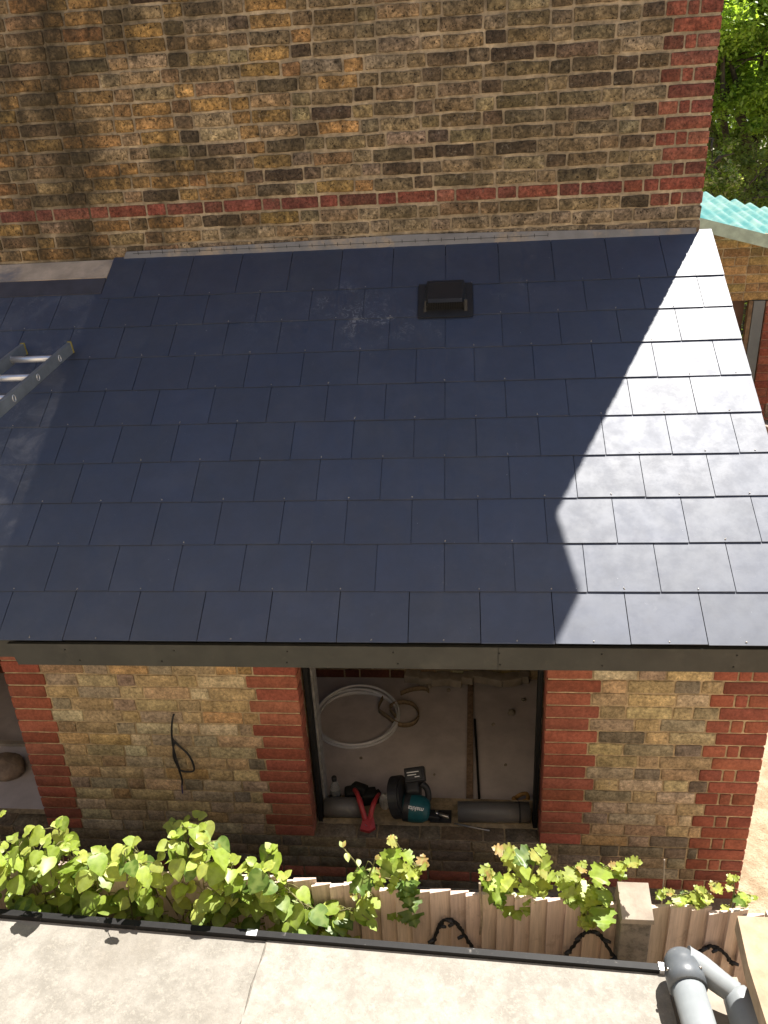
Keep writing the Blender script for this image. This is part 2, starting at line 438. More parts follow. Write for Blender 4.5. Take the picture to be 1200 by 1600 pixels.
def brick(mb, fr, u0, u1, v0, v1, h, col, mat=0, rough=.0035, alpha=None):
    """one brick face with irregular arrises; fr(u,v,w) -> point"""
    mb.col = (*col, R.uniform(0, 1) if alpha is None else alpha)
    out = []
    L, H = u1 - u0, v1 - v0
    nu = max(2, int(L / .035)); c = min(.0045, L * .2, H * .25)
    def j(): return R.uniform(-rough, rough)
    dz = R.uniform(-rough, rough) * .8
    pts = []
    for i in range(nu): pts.append((u0 + c + (L - 2 * c) * i / (nu - 1), v0 + j() * .7))
    pts.append((u1 + j() * .6, v0 + c)); pts.append((u1 + j() * .6, v1 - c))
    for i in range(nu): pts.append((u1 - c - (L - 2 * c) * i / (nu - 1), v1 + j() * .7))
    pts.append((u0 + j() * .6, v1 - c)); pts.append((u0 + j() * .6, v0 + c))
    back = [mb.vert(fr(u, v + dz, 0)) for u, v in pts]
    mid = [mb.vert(fr(u, v + dz, h * .65)) for u, v in pts]
    cu, cv = (u0 + u1) / 2, (v0 + v1) / 2
    fu, fv = 1 - .0045 / L, 1 - .0055 / H
    hh = h + R.uniform(-.0012, .0012)
    front = [mb.vert(fr(cu + (u - cu) * fu, cv + (v - cv) * fv + dz, hh)) for u, v in pts]
    n = len(pts)
    for i in range(n):
        k = (i + 1) % n
        mb.face((back[i], back[k], mid[k], mid[i]), mat); mb.face((mid[i], mid[k], front[k], front[i]), mat, True)
    mb.face(front, mat, True)
    mb.col = (1, 1, 1, 1)

def flemish(u0, u1, odd, ST=.215, HD=.1025, J=.010, jit=.004):
    """cells of a Flemish-bond row filling [u0,u1]"""
    cells = []; u = u0; hd = odd
    first = True
    while u < u1 - .03:
        w = (HD if hd else ST) + R.uniform(-jit, jit)
        if first and odd == 2: w = .16
        e = min(u + w, u1)
        if u1 - e < .05: e = u1
        cells.append((u, e)); u = e + J; hd = not hd; first = False
    return cells

# ------------------------------------------------------------------ setting
g = MB(); g.quad((-250, -250, -.35), (250, -250, -.35), (250, 250, -.35), (-250, 250, -.35))
tag(g.build('ground', M['ground']), kind='structure')

# ------------------------------------------------------------------ old brick house (tall wall)
D = 1.6135
XC = 1.9306
HU, ZB = .0745, 3.1546
house = thing('brick_house', 'tall old yellow brick house wall with red brick band and corner above the slates', 'house', (0, D, -.35))
wb = MB()
SOF = 4.928
frH = lambda u, v, w: (u, D + .006 - w, v)
wb.box((-7, D + .006, -.6), (XC - .006, D + 5, SOF + .05), 1)
for k in range(-6, 25):
    v0 = ZB + k * HU - HU / 2 + .0075; v1 = v0 + HU - .015
    uR = XC
    if k >= -1:
        if k % 2 == 0: cells = [(XC - .232, XC)]
        else: cells = [(XC - .275, XC - .178), (XC - .168, XC - .116), (XC - .106, XC)]
        for a, b in cells: brick(wb, frH, a, b, v0, v1, .006, pick(PAL_REDO), 2, .0018)
        uR = cells[0][0] - .010
    for a, b in flemish(-3.9 + R.uniform(0, .1) + (.17 if k % 2 else 0), uR, k % 2, .213, .100, .0125, .007):
        x = (a + b) / 2
        if k == 0:
            if -.62 < x < -.48: c = (.25, .2, .15)
            else: c = pick(PAL_REDO)
            brick(wb, frH, a, b, v0, v1, .006, c, 2, .002)
            continue
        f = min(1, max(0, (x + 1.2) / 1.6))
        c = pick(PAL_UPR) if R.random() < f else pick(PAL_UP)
        if k <= -2 and x > -1.0:
            c = lerp3(c, (.34, .27, .19), .45)
        al = R.uniform(.2, 1.0) if x > -.9 else R.uniform(0, .4)
        brick(wb, frH, a, b, v0, v1, .010, c, 0, .0050, al)
# side wall facing +x
frS = lambda u, v, w: (XC - .006 + w, D + u, v)
for k in range(-20, 22):
    v0 = ZB + k * HU - HU / 2 + .0075; v1 = v0 + HU - .015
    for a, b in flemish(.0 if k % 2 == 0 else 0, 3.2, (k + 1) % 2):
        if a < .005: a = .001
        brick(wb, frS, a, b, v0, v1, .006, pick(PAL_REDO if a < .3 else PAL_UPR), 2 if a < .3 else 0, .003)
wall_h = wb.build('wall', [M['brick_house'], M['mortar_house'], M['red_brick_old']], house)
# hipped roof with overhanging eaves (above the frame, throws the shadow)
rb = MB()
ex, ey = 2.062, 1.405                 # splayed corner of the projecting eaves
T0 = SOF; T1 = SOF + .29
out_ = [(-7.1, ey), (ex, ey), (XC, D), (XC, D + 5.2), (-7.1, D + 5.2)]
rb.prism([(x, y, T0) for x, y in out_], (0, 0, T1 - T0))
hip = [(x, y, T1 + .004) for x, y in out_]
rg = [(-3.8, D + 2.5, T1 + 1.6), (XC - 2.7, D + 2.5, T1 + 1.6)]
i = [rb.vert(p) for p in hip + rg]
for f in ((i[0], i[1], i[6], i[5]), (i[1], i[2], i[6]), (i[2], i[3], i[6]), (i[3], i[4], i[5], i[6]), (i[4], i[0], i[5])): rb.face(f, 1)
rb.build('roof', [M['fascia'], M['tile']], house)

# ------------------------------------------------------------------ extension
E_, ZE, AL = .4034, 1.513, .6021
G, WS = .2324, .2964
ca, sa = math.cos(AL), math.sin(AL)
ext = thing('brick_extension', 'single storey brick extension with new dark slate lean-to roof and red brick window jambs', 'extension', (0, 0, -.35))
def rp(x, s, w):      # roof plane: x along eaves, s up the slope, w off the surface
    return (x, -E_ + s * ca - w * sa, ZE + s * sa + w * ca)
XV = 2.0
roof = MB()
def slate(x0, x1, s0, s1, w0, w1, th=.004):
    k = R.uniform(.86, 1.14); roof.col = (k * R.uniform(.97, 1.03), k, k * R.uniform(.97, 1.04), R.random())
    tw = R.uniform(-.0005, .0005); w0 += R.uniform(-.0002, .0008)
    ds = R.uniform(-.0015, .0015)
    P = [rp(x0, s0 + ds, w0 + tw), rp(x1, s0 + ds + R.uniform(-.001, .001), w0 - tw), rp(x1, s1, w1), rp(x0, s1, w1)]
    Q = [rp(x0, s0 + ds, w0 + tw - th), rp(x1, s0 + ds, w0 - tw - th), rp(x1, s1, w1 - th), rp(x0, s1, w1 - th)]
    a = [roof.vert(p) for p in P]; b = [roof.vert(p) for p in Q]
    roof.face(a, 0); roof.face(b[::-1], 0)
    for q in range(4): roof.face((a[q], b[q], b[(q + 1) % 4], a[(q + 1) % 4]), 0)
    roof.col = (1, 1, 1, 1)
X0 = .3763
for k in range(10):
    half = (k % 2 == 1) if k < 9 else True
    for n in range(-14, 8):
        x = X0 + n * WS + (WS * .5 if half else 0)
        a, b = x + .0017, x + WS - .0017
        if a > XV - .02 or b < -3.3: continue
        b = min(b, XV)
        if XV - b < .05: b = XV
        s0 = k * G
        if k == 9:
            if b < -1.46: continue
            a = max(a, -1.456)
            slate(a, b, s0, 2.452 + R.uniform(-.006, .006) + .012 * (b / 2), .0105, .0045)
        else:
            slate(a, b, s0, s0 + .485, .0105, .0)
        # rivet at the tail
        if R.random() < .85:
            roof.col = (1, 1, 1, 1)
            xm = (a + b) / 2 + R.uniform(-.004, .004)
            roof.lathe([(.0032, 0), (.003, .0015), (.001, .0022)], rp(xm, s0 + .012, .0108), (0, -sa, ca), 8, 1)
            if R.random() < .6:
                rr = rp(xm, s0 + .012, .0125)
                roof.tube([rr, rp(xm + R.uniform(-.006, .006), s0 + .012 + R.uniform(-.008, .008), .0135)], .0012, 5, 1)
roof_o = roof.build('slate_roof', [M['slate'], M['rivet']], ext)
dk = MB()
dk.prism([rp(-3.3, .02, -.012), rp(XV - .006, .02, -.012), rp(XV - .006, 2.47, -.012), rp(-3.3, 2.47, -.012)], Vector(rp(0, 0, -.05)) - Vector(rp(0, 0, -.012)))
dk.build('roof_deck', M['underlay'], ext)
# fascia, set-back fascia, soffit, barge board
fb = MB()
yF = -E_ + .008
fb.prism([(-1.372, yF, 1.492), (XV, yF, 1.492), (XV, yF, 1.384), (-1.345, yF, 1.384)], (0, .02, 0))
fb.box((.742, yF - .0012, 1.3845), (.7445, yF - .0002, 1.4915), 1); fascia = fb.build('fascia', [M['fascia'], M['screw']], ext)
for x in [-1.1 + .46 * q for q in range(7)]:
    for dz in (.025, .08):
        fs = MB(); fs.lathe([(.004, 0), (.004, .002), (.002, .003)], (x + R.uniform(-.05, .05), yF, 1.384 + dz), (0, -1, 0), 8)
        fs.build('screw', M['screw'], fascia)
fb2 = MB(); fb2.box((-3.3, yF + .035, 1.40), (-1.345, yF + .05, 1.492)); fb2.build('fascia', M['fascia'], ext)
so = MB(); so.box((-3.3, yF + .052, 1.388), (XV, -.004, 1.398)); so.build('soffit', M['fascia'], ext)
ba = MB(); ba.prism([rp(XV - .03, .03, -.052), rp(XV - .03, 2.46, -.052), rp(XV - .03, 2.46, -.15), rp(XV - .03, .03, -.15)], (.02, 0, 0)); ba.build('barge_board', M['fascia'], ext)
# flashings against the house wall
fl = MB()
fl.prism([(-1.40, D - .004, 2.885), (XC - .02, D - .004, 2.885), (XC - .02, D - .004, 2.925), (1.0, D - .004, 2.945), (.3, D - .004, 2.957), (-.5, D - .004, 2.943), (-1.372, D - .004, 2.932)], (0, -.012, 0))
for q in range(33):
    x = -1.30 + q * .075
    fl.box((x, D - .0175, 2.912), (x + .0025, D - .0163, 2.932), 1)
fl.box((-1.33, D - .0175, 2.919), (1.1, D - .0163, 2.9212), 1)
fl.build('lead_flashing', [M['lead'], M['underlay']], ext)
lf = MB()
lf.prism([rp(-3.3, 2.135, .010), rp(-1.46, 2.135, .010), rp(-1.46, 2.26, .012), rp(-3.3, 2.26, .012)], (0, .004, -.006), 0)
lf.prism([rp(-3.3, 2.262, .014), rp(-1.458, 2.262, .014), (-1.458, D - .004, 2.89), (-3.3, D - .004, 2.885)], (0, .004, -.006), 1)
lf.build('valley_flashing', [M['membrane'], M['leadlight']], ext)
# roof vent
rv = MB()
rv.prism([rp(.378, 7.92 * G, .0145), rp(.672, 7.92 * G, .0145), rp(.672, 9.02 * G, .0145), rp(.378, 9.02 * G, .0145)], Vector(rp(0, 0, .0185)) - Vector(rp(0, 0, .0145)))
vent = rv.build('roof_vent', M['vent'], ext)
hd = MB()
sA, sB = 8.15 * G, 9.12 * G
def hoodring(s, w0, w1, x0, x1): return [rp(x0, s, w0), rp(x0 + .018, s, w1), rp(x1 - .018, s, w1), rp(x1, s, w0)]
prof = [(sA, .07, .418, .632), (sA + .02, .078, .416, .634), (sB - .05, .05, .415, .635), (sB, .020, .425, .625)]
rings = [[hd.vert(p) for p in hoodring(s, .0185, w, a, b)] for s, w, a, b in prof]
for A, B in zip(rings, rings[1:]):
    for q in range(3): hd.face((A[q], A[q + 1], B[q + 1], B[q]), 0)
hd.face(rings[-1])
for xa, xb in ((.408, .424), (.626, .642)):     # front cheeks
    hd.prism([rp(xa, sA - .015, .0188), rp(xb, sA - .015, .0188), rp(xb, sA + .012, .074), rp(xa + (.01 if xa < .5 else 0), sA + .012, .074)], Vector(rp(0, .012, 0)) - Vector(rp(0, 0, 0)))
hd.build('hood', M['vent'], vent)
gr = MB()
gr.prism([rp(.424, sA + .004, .020), rp(.626, sA + .004, .020), rp(.626, sA + .006, .068), rp(.424, sA + .006, .068)], Vector(rp(0, .004, 0)) - Vector(rp(0, 0, 0)), 1)
for q in range(22):
    x = .427 + q * .0092
    gr.prism([rp(x, sA - .003, .020), rp(x + .0035, sA - .003, .020), rp(x + .0035, sA - .001, .066), rp(x, sA - .001, .066)], Vector(rp(0, .006, 0)) - Vector(rp(0, 0, 0)))
gr.build('grille', [M['vent'], M['black_matt']], vent)

# front wall
XQ, XJL, XJR, XF = -1.7289, -.2124, .9959, 2.0407
ew = MB()
frF = lambda u, v, w: (u, .006 - w, v)
C = .075
def rowsplit(k):
    """list of (u0,u1,kind) cells for course k, whose bottom joint is z=k*C"""
    out = []
    wide = k % 2
    corner = [(XF - .232, XF)] if wide else [(XF - .284, XF - .180), (XF - .170, XF - .118), (XF - .108, XF)]
    if k >= 0:
        r1 = XQ + (.212 if wide else .198); r2 = XJL - (.255 if wide else .212)
        out.append((XQ, r1, 'r'))
        out += [(a, b, 's') for a, b in flemish(r1 + .009, r2 - .009, R.choice((0, 1, 2)), jit=.02)]
        out.append((r2, XJL, 'r'))
        r3 = XJR + (.252 if wide else .208)
        out.append((XJR, r3, 'r'))
        out += [(a, b, 's') for a, b in flemish(r3 + .009, corner[0][0] - .009, R.choice((0, 1, 2)), jit=.02)]
    else:
        kind = 'r' if k == -4 else 's'
        out += [(a, b, kind) for a, b in flemish(-3.4 + R.uniform(0, .1), corner[0][0] - .009, k % 2, jit=.012)]
    out += [(a, b, 'r') for a, b in corner]
    return out
for k in range(-8, 18):
    for a, b, kind in rowsplit(k):
        v0 = k * C + .0045; v1 = v0 + C - .009
        if kind == 'r':
            brick(ew, frF, a, b, v0, v1, .006, pick(PAL_RED), 2, .0014, .1)
        else:
            c = pick(PAL_EXT)
            if k < 0: c = lerp3(c, (.13, .105, .075), .45)
            brick(ew, frF, a, b, v0, v1, .006, c, 0, .003)
# mortar bodies
ew.box((XQ + .006, .006, .0), (XJL - .006, .215, 1.385), 1)
ew.box((XJR + .006, .006, .0), (XF - .006, .215, 1.385), 1)
ew.box((-3.4, .006, -.6), (XF - .006, .315, -.006), 1)
ew.box((XJL - .0055, .007, 1.22), (XJR + .0055, .214, 1.384), 1)
ew.box((-3.4, .007, 1.22), (XQ + .0055, .214, 1.384), 1)
# brick jamb reveals (red)
frL = lambda u, v, w: (XJL - .006 + w, u, v)
frR = lambda u, v, w: (XJR + .006 - w, u, v)
frQ = lambda u, v, w: (XQ + .006 - w, u, v)
for k in range(0, 17):
    v0 = k * C + .0045; v1 = v0 + C - .009
    for fr in (frL, frR, frQ):
        brick(ew, fr, .008, .095 + (.012 if k % 2 else 0), v0, v1, .006, pick(PAL_RED), 2, .0014, .1)
# brick-on-flat sill
frT = lambda u, v, w: (u, v, -.006 + w)
for x0, x1 in ((XJL - .0, XJR), (-3.3, XQ)):
    for a, b in flemish(x0 + .005, x1 - .004, 0):
        brick(ew, frT, a, b, .010, .1, .006, lerp3(pick(PAL_EXT), (.16, .125, .09), .6), 0, .003)
# right gable wall facing +x
frG = lambda u, v, w: (XF - .006 + w, u, v)
for k in range(-8, 40):
    v0 = k * C + .0045; v1 = v0 + C - .009
    y0 = max(.001, (v1 + .09 - ZE) / math.tan(AL) - E_)
    if y0 > D - .15: continue
    cells = flemish(y0, D - .01, (k + 1) % 2)
    for a, b in cells:
        red = a < .25 and k < 17
        brick(ew, frG, a, b, v0, v1, .006, pick(PAL_RED if red else PAL_EXT), 2 if red else 0, .002)
ew.prism([(XF - .2, .216, -.6), (XF - .2, D, -.6), (XF - .2, D, 2.80), (XF - .2, .216, 1.385 + .40)], (.194, 0, 0), 1)
ew_o = ew.build('wall', [M['brick_ext'], M['mortar_ext'], M['red_brick']], ext)
# black cavity closers round the window opening
for xa, xb in ((XJL + .006, XJL + .028), (XJR - .026, XJR - .004)):
    f = MB(); f.box((xa, .112, -.02), (xb, .172, 1.22), 0, .002); f.build('window_frame', M['black_matt'], ext)
f = MB(); f.box((XJL + .029, .176, -.1), (XJL + .040, .26, 1.24)); f.build('lining_board', M['plaster'], ext)
f = MB(); f.box((XJL + .006, .118, 1.18), (XJR - .004, .17, 1.216)); f.build('lintel', M['black_matt'], ext)
# inside: floor, rear wall (foot of the house wall), left partition
f = MB(); f.box((-3.4, .316, -.3), (1.84, D + .001, -.12)); f.build('floor', M['screed'], ext)
f = MB()
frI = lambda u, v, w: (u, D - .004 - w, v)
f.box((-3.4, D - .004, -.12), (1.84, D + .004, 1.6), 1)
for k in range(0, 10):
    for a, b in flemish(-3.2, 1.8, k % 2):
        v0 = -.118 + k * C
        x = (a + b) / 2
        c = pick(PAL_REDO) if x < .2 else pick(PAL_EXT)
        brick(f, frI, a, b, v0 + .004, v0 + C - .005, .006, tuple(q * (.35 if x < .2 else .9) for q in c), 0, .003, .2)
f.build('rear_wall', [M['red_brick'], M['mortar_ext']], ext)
f = MB()
for q in range(9):
    w = R.uniform(.07, .16); x = .24 + q * .1
    f.obox((x, D - .06 + R.uniform(-.02, .02), -.085 + R.uniform(0, .02)), (w, .09, .06), Matrix.Rotation(R.uniform(-.3, .3), 4, 'Z'), 0, .006)
f.build('broken_brick_footing', M['palestone'], ext)
f = MB(); f.box((-3.41, .216, -.3), (-3.36, D, 2.6)); f.build('partition', M['plaster'], ext)
f = MB(); f.box((-3.3, .14, -.02), (XQ - .02, .66, -.004)); f.box((-3.3, .665, -.12), (XQ - .02, .70, .012), 1); f.build('door_threshold', [M['screed'], M['palestone']], ext)

# ------------------------------------------------------------------ things in and on the extension
def tubes(name, label, cat, pts, r, mat, n=8, group=None):
    mb = MB(); mb.tube(pts, r, n)
    p = pts[0]
    return tag(mb.build(name, mat, None, p), label, cat, group)

def smooth_path(pts, sub=6):
    P = [Vector(p) for p in pts]; out = []
    for i in range(len(P) - 1):
        p0, p1, p2, p3 = P[max(i - 1, 0)], P[i], P[i + 1], P[min(i + 2, len(P) - 1)]
        for k in range(sub):
            t = k / sub
            out.append(.5 * ((2 * p1) + (p2 - p0) * t + (2 * p0 - 5 * p1 + 4 * p2 - p3) * t * t + (3 * p1 - p0 - 3 * p2 + p3) * t ** 3))
    out.append(P[-1]); return out

# cable from the wall
cb = MB()
cb.tube(smooth_path([(-.87, .01, .81), (-.872, -.018, .80), (-.885, -.025, .74), (-.896, -.022, .66), (-.893, -.03, .58), (-.885, -.032, .50), (-.88, -.022, .46), (-.82, -.02, .455), (-.805, -.025, .50), (-.825, -.022, .57), (-.872, -.02, .63), (-.896, -.02, .67)]), .0052, 8)
cb.tube(smooth_path([(-.888, -.02, .65), (-.905, -.024, .56), (-.893, -.022, .48), (-.886, -.02, .40), (-.893, -.018, .36)]), .0052, 8)
cb.tube(smooth_path([(-.8935, -.018, .36), (-.897, -.018, .33), (-.90, -.016, .30)]), .004, 8, 1)
tag(cb.build('electric_cable', [M['black'], simple('blue_core', (.03, .03, .12), .5)], None, (-.87, 0, .8)), 'looped black electric cable poking out of the yellow brick wall', 'cable')

# coil of pipe
co = MB()
for q, (dx, dy, rx, z, tilt) in enumerate([(0, 0, .285, .0, .0), (.004, .006, .272, .004, .01), (-.006, .004, .279, .018, .014), (.002, .012, .288, .020, .03)]):
    pts = []
    for k in range(56):
        a = 2 * math.pi * k / 56
        pts.append((-.122 + dx + rx * math.cos(a), 1.125 + dy + (rx + .004) * math.sin(a), -.108 + z + tilt * max(0, math.sin(a)) + .003 * math.sin(3 * a + q)))
    co.tube(pts, .0095, 8, 0, True, True)
tag(co.build('pipe_coil', M['white_pipe'], None, (-.12, 1.14, -.12)), 'coil of white plastic pipe lying on the dusty floor behind the window opening', 'pipe coil')
# strap
st = MB()
def ribbon(pts, w, th):
    P = smooth_path(pts, 8); ring = []
    for i, p in enumerate(P):
        t = (P[min(i + 1, len(P) - 1)] - P[max(i - 1, 0)]).normalized()
        b = t.cross(Vector((0, 0, 1))).normalized()
        u = Vector((0, 0, 1))
        ring.append([st.vert(p + u * w + b * th), st.vert(p + u * w - b * th), st.vert(p - b * th), st.vert(p + b * th)])
    for A, B in zip(ring, ring[1:]):
        for k in range(4): st.face((A[k], A[(k + 1) % 4], B[(k + 1) % 4], B[k]), 0, True)
    st.face(ring[0]); st.face(ring[-1][::-1])
ribbon([(.04, 1.36, -.115), (.02, 1.22, -.112), (.08, 1.12, -.09), (.18, 1.06, -.115), (.27, 1.08, -.115), (.30, 1.18, -.115), (.25, 1.28, -.115), (.16, 1.29, -.11), (.10, 1.20, -.085), (.15, 1.10, -.08)], .035, .003)
ribbon([(.16, 1.40, -.117), (.24, 1.45, -.117), (.33, 1.46, -.117), (.36, 1.43, -.117)], .035, .003)
tag(st.build('webbing_strap', M['strap'], None, (.2, 1.2, -.12)), 'brown strap curled on the floor through the right side of the pipe coil', 'strap')
# battens
bt = MB(); bt.obox((.645, 1.01, -.105), (.040, 1.16, .024), Matrix.Rotation(-.02, 4, 'Z'), 0, .002)
tag(bt.build('timber_batten', M['darkwood'], None, (.64, 1.0, -.12)), 'long brown batten lying across the floor towards the rear wall', 'batten')
bt = MB(); bt.obox((.684, .78, -.110), (.014, .72, .018), Matrix.Rotation(.015, 4, 'Z'), 0, .001)
tag(bt.build('timber_lath', M['black_matt'], None, (.684, .78, -.12)), 'thin dark lath lying on the floor beside the brown batten', 'lath')
# large grey pipe behind the sill
gp = thing('soil_pipe', 'long grey plastic pipe lying behind the window sill right of the power saw', 'pipe', (.75, .165, -.006))
m_ = MB(); m_.tube([(.565, .160, .049), (.75, .164, .049), (.955, .170, .049)], .0545, 22); m_.build('tube', M['grey_pipe'], gp)
m_ = MB(); m_.tube([(.895, .1685, .049), (.904, .1688, .049)], .0565, 22); m_.build('socket_ring', M['black'], gp)
tag(tubes('soil_pipe', 'short grey pipe offcut under the red pipe cutter at the left jamb', 'pipe', [(-.176, .165, .049), (-.08, .167, .049), (.03, .17, .049)], .0545, M['grey_pipe'], 22))
# bottle
bo = thing('plastic_bottle', 'small clear plastic bottle with black cap at the left jamb of the window opening', 'bottle', (-.130, .262, -.006))
m_ = MB(); m_.lathe([(.026, 0), (.030, .006), (.030, .085), (.027, .10), (.028, .115), (.012, .155), (.0115, .165)], (-.130, .262, -.006)); m_.build('body', M['clear'], bo)
m_ = MB(); m_.lathe([(.0305, .02), (.0308, .022), (.0308, .06), (.0305, .062)], (-.130, .262, -.006)); lb = m_.build('label_sleeve', M['black'], bo)
m_ = MB(); m_.lathe([(.0309, .036), (.0311, .037), (.0311, .045), (.0309, .046)], (-.130, .262, -.006)); m_.build('white_stripe', M['print'], lb)
m_ = MB(); m_.lathe([(.014, .160), (.0145, .162), (.0145, .182), (.012, .186)], (-.130, .262, -.006)); m_.build('cap', M['black'], bo)
# bolt cutters / pipe cutter
pc = thing('pipe_cutter', 'red handled pipe cutter leaning over the grey pipe next to the bottle', 'pipe cutter', (.05, .17, 0))
m_ = MB(); m_.tube(smooth_path([(.060, .085, .045), (.035, .13, .105), (.01, .19, .125), (-.015, .25, .10)]), [.015] * 10 + [.013] * 9, 10); m_.build('handle', M['red_tool'], pc)
m_ = MB(); m_.tube(smooth_path([(.085, .088, .045), (.10, .13, .10), (.115, .19, .105), (.122, .24, .08)]), [.014] * 10 + [.011] * 9, 10); m_.build('handle', M['red_tool'], pc)
m_ = MB(); m_.prism([(.035, .045, .002), (.085, .032, .002), (.118, .060, .004), (.105, .10, .035), (.048, .10, .035)], (0, -.006, .024)); m_.lathe([(.012, .0), (.012, .006)], (.072, .062, .036), (0, -.4, 1), 12, 1); m_.build('jaw', [M['red_tool'], M['steel']], pc)
tb = MB()
for (x, y, z, sx, sy, sz, r) in [(-.045, .262, .055, .06, .06, .09, .3), (.005, .27, .06, .09, .06, .10, -.4), (.06, .265, .04, .09, .07, .08, .2), (.10, .27, .03, .06, .06, .07, .6)]:
    tb.obox((x, y, z), (sx, sy, sz), Matrix.Rotation(r, 4, 'Z') @ Matrix.Rotation(r * .7, 4, 'X'), 0, .016)
tag(tb.build('tool_pouch', M['black_matt'], None, (.02, .29, 0)), 'crumpled black pouch lying on the grey pipe behind the red pipe cutter', 'pouch')
bm = bmesh.new(); bmesh.ops.create_icosphere(bm, subdivisions=3, radius=.045)
for v in bm.verts:
    n = noise.noise(v.co * 40) * .012; v.co = Vector((v.co.x * .75 + n, v.co.y * .7 - n, v.co.z * 1.25 + n))
bmesh.ops.translate(bm, verts=bm.verts, vec=(.155, .235, .035)); pk = MB(); pk.bm(bm, 0)
tag(pk.build('crumpled_packet', M['bag'], None, (.155, .235, 0)), 'crumpled whitish packet wedged between the pipe cutter and the power saw', 'packet')

# cordless circular saw
sw = thing('circular_saw', 'teal and black cordless circular saw lying on the window sill', 'power saw', (.30, .17, -.004))
ax = Vector((.92, -.10, .26)).normalized()
def disc_seg(mb, c, axis, r, th, a0, a1, mat=0, n=28):
    axis = Vector(axis).normalized(); u = Vector((0, 0, 1)); u = (u - axis * u.dot(axis)).normalized(); w = axis.cross(u); c = Vector(c)
    poly = [c + (u * math.cos(a0 + (a1 - a0) * k / n) + w * math.sin(a0 + (a1 - a0) * k / n)) * r - axis * th / 2 for k in range(n + 1)]
    mb.prism(poly, axis * th, mat)
m_ = MB(); disc_seg(m_, (.232, .20, .122), ax, .128, .060, rad(-120), rad(130)); disc_seg(m_, (.266, .196, .132), ax, .116, .010, rad(-120), rad(130)); m_.build('blade_guard', M['black'], sw)
m_ = MB(); disc_seg(m_, (.234, .20, .112), ax, .100, .003, rad(0), rad(350)); m_.build('blade', M['steel'], sw)
hx = (.95, -.12, -.06)
m_ = MB()
m_.lathe([(.070, -.01), (.084, .0), (.085, .07), (.078, .12), (.060, .150), (.035, .158)], (.268, .165, .082), hx, 28)
mh = m_.build('motor_housing', M['teal'], sw)
m_ = MB(); m_.lathe([(.0855, .000), (.0865, .002), (.0865, .036), (.0855, .038)], (.268, .165, .082), hx, 28); m_.build('housing_band', M['black'], mh)
m_ = MB(); m_.obox((.325, .225, .170), (.085, .085, .12), Matrix.Rotation(rad(-10), 4, 'Y') @ Matrix.Rotation(rad(30), 4, 'X'), 0, .020)
m_.tube(smooth_path([(.37, .225, .215), (.405, .22, .18), (.415, .20, .13), (.40, .18, .09)]), .020, 12); m_.build('handle', M['black'], sw)
rB = Matrix.Rotation(rad(-12), 4, 'Y') @ Matrix.Rotation(rad(38), 4, 'X')
bc = Vector((.335, .245, .262))
m_ = MB(); m_.obox(bc, (.125, .088, .056), rB, 0, .008); m_.obox(bc + rB.to_3x3() @ Vector((0, 0, .032)), (.10, .066, .018), rB, 0, .004); bat = m_.build('battery', M['black'], sw)
m_ = MB(); m_.obox((.425, .15, .032), (.11, .06, .034), Matrix.Rotation(.2, 4, 'Y'), 0, .006); m_.obox((.49, .16, .012), (.13, .10, .006), None, 0, .001); m_.build('base_plate', M['black'], sw)
m_ = MB(); m_.tube([(.46, .165, .032), (.53, .15, .02), (.54, .15, .02)], .012, 10); m_.lathe([(.018, 0), (.018, .02)], (.455, .165, .03), (1, 0, 0), 12); m_.build('depth_clamp', M['steel'], sw)
def text_mesh(body, size, Mx, parent, name, mat, shear=.25):
    cu = bpy.data.curves.new(name, 'FONT'); cu.body = body; cu.size = size; cu.extrude = .0006; cu.shear = shear; cu.align_x = 'CENTER'; cu.align_y = 'CENTER'; cu.offset = .0006
    to = bpy.data.objects.new(name, cu); COL.objects.link(to)
    dg = bpy.context.evaluated_depsgraph_get(); me = bpy.data.meshes.new_from_object(to.evaluated_get(dg))
    bpy.data.objects.remove(to); bpy.data.curves.remove(cu)
    me.transform(Matrix.Translation(-ORI[parent.name]) @ Mx); me.materials.clear(); me.materials.append(mat)
    o = bpy.data.objects.new(name, me); COL.objects.link(o); o.parent = parent; ORI[o.name] = ORI[parent.name]
    return o
def face_frame(c, right, normal):
    n = Vector(normal).normalized(); r = Vector(right); r = (r - n * r.dot(n)).normalized(); u = n.cross(r)
    m = Matrix((r, u, n)).transposed().to_4x4(); m.translation = Vector(c); return m
# the maker's name reads upside down
hv = Vector(hx).normalized(); nv = Vector((.0, -.72, .69)); nv = (nv - hv * nv.dot(hv)).normalized()
sw.scale = (.9, .9, .88)
text_mesh('makita', .036, face_frame(Vector((.268, .165, .082)) + hv * .082 + nv * .0868, -hv, nv), mh, 'lettering', M['print'])
top = rB.to_3x3() @ Vector((0, 0, .0415))
for dx, dy, w in ((-.005, .012, .075), (-.012, -.004, .055), (.02, -.018, .03)):
    m_ = MB(); m_.obox(bc + top + rB.to_3x3() @ Vector((dx, dy, 0)), (w, .005, .0012), rB); m_.build('battery_print', M['print'], bat)
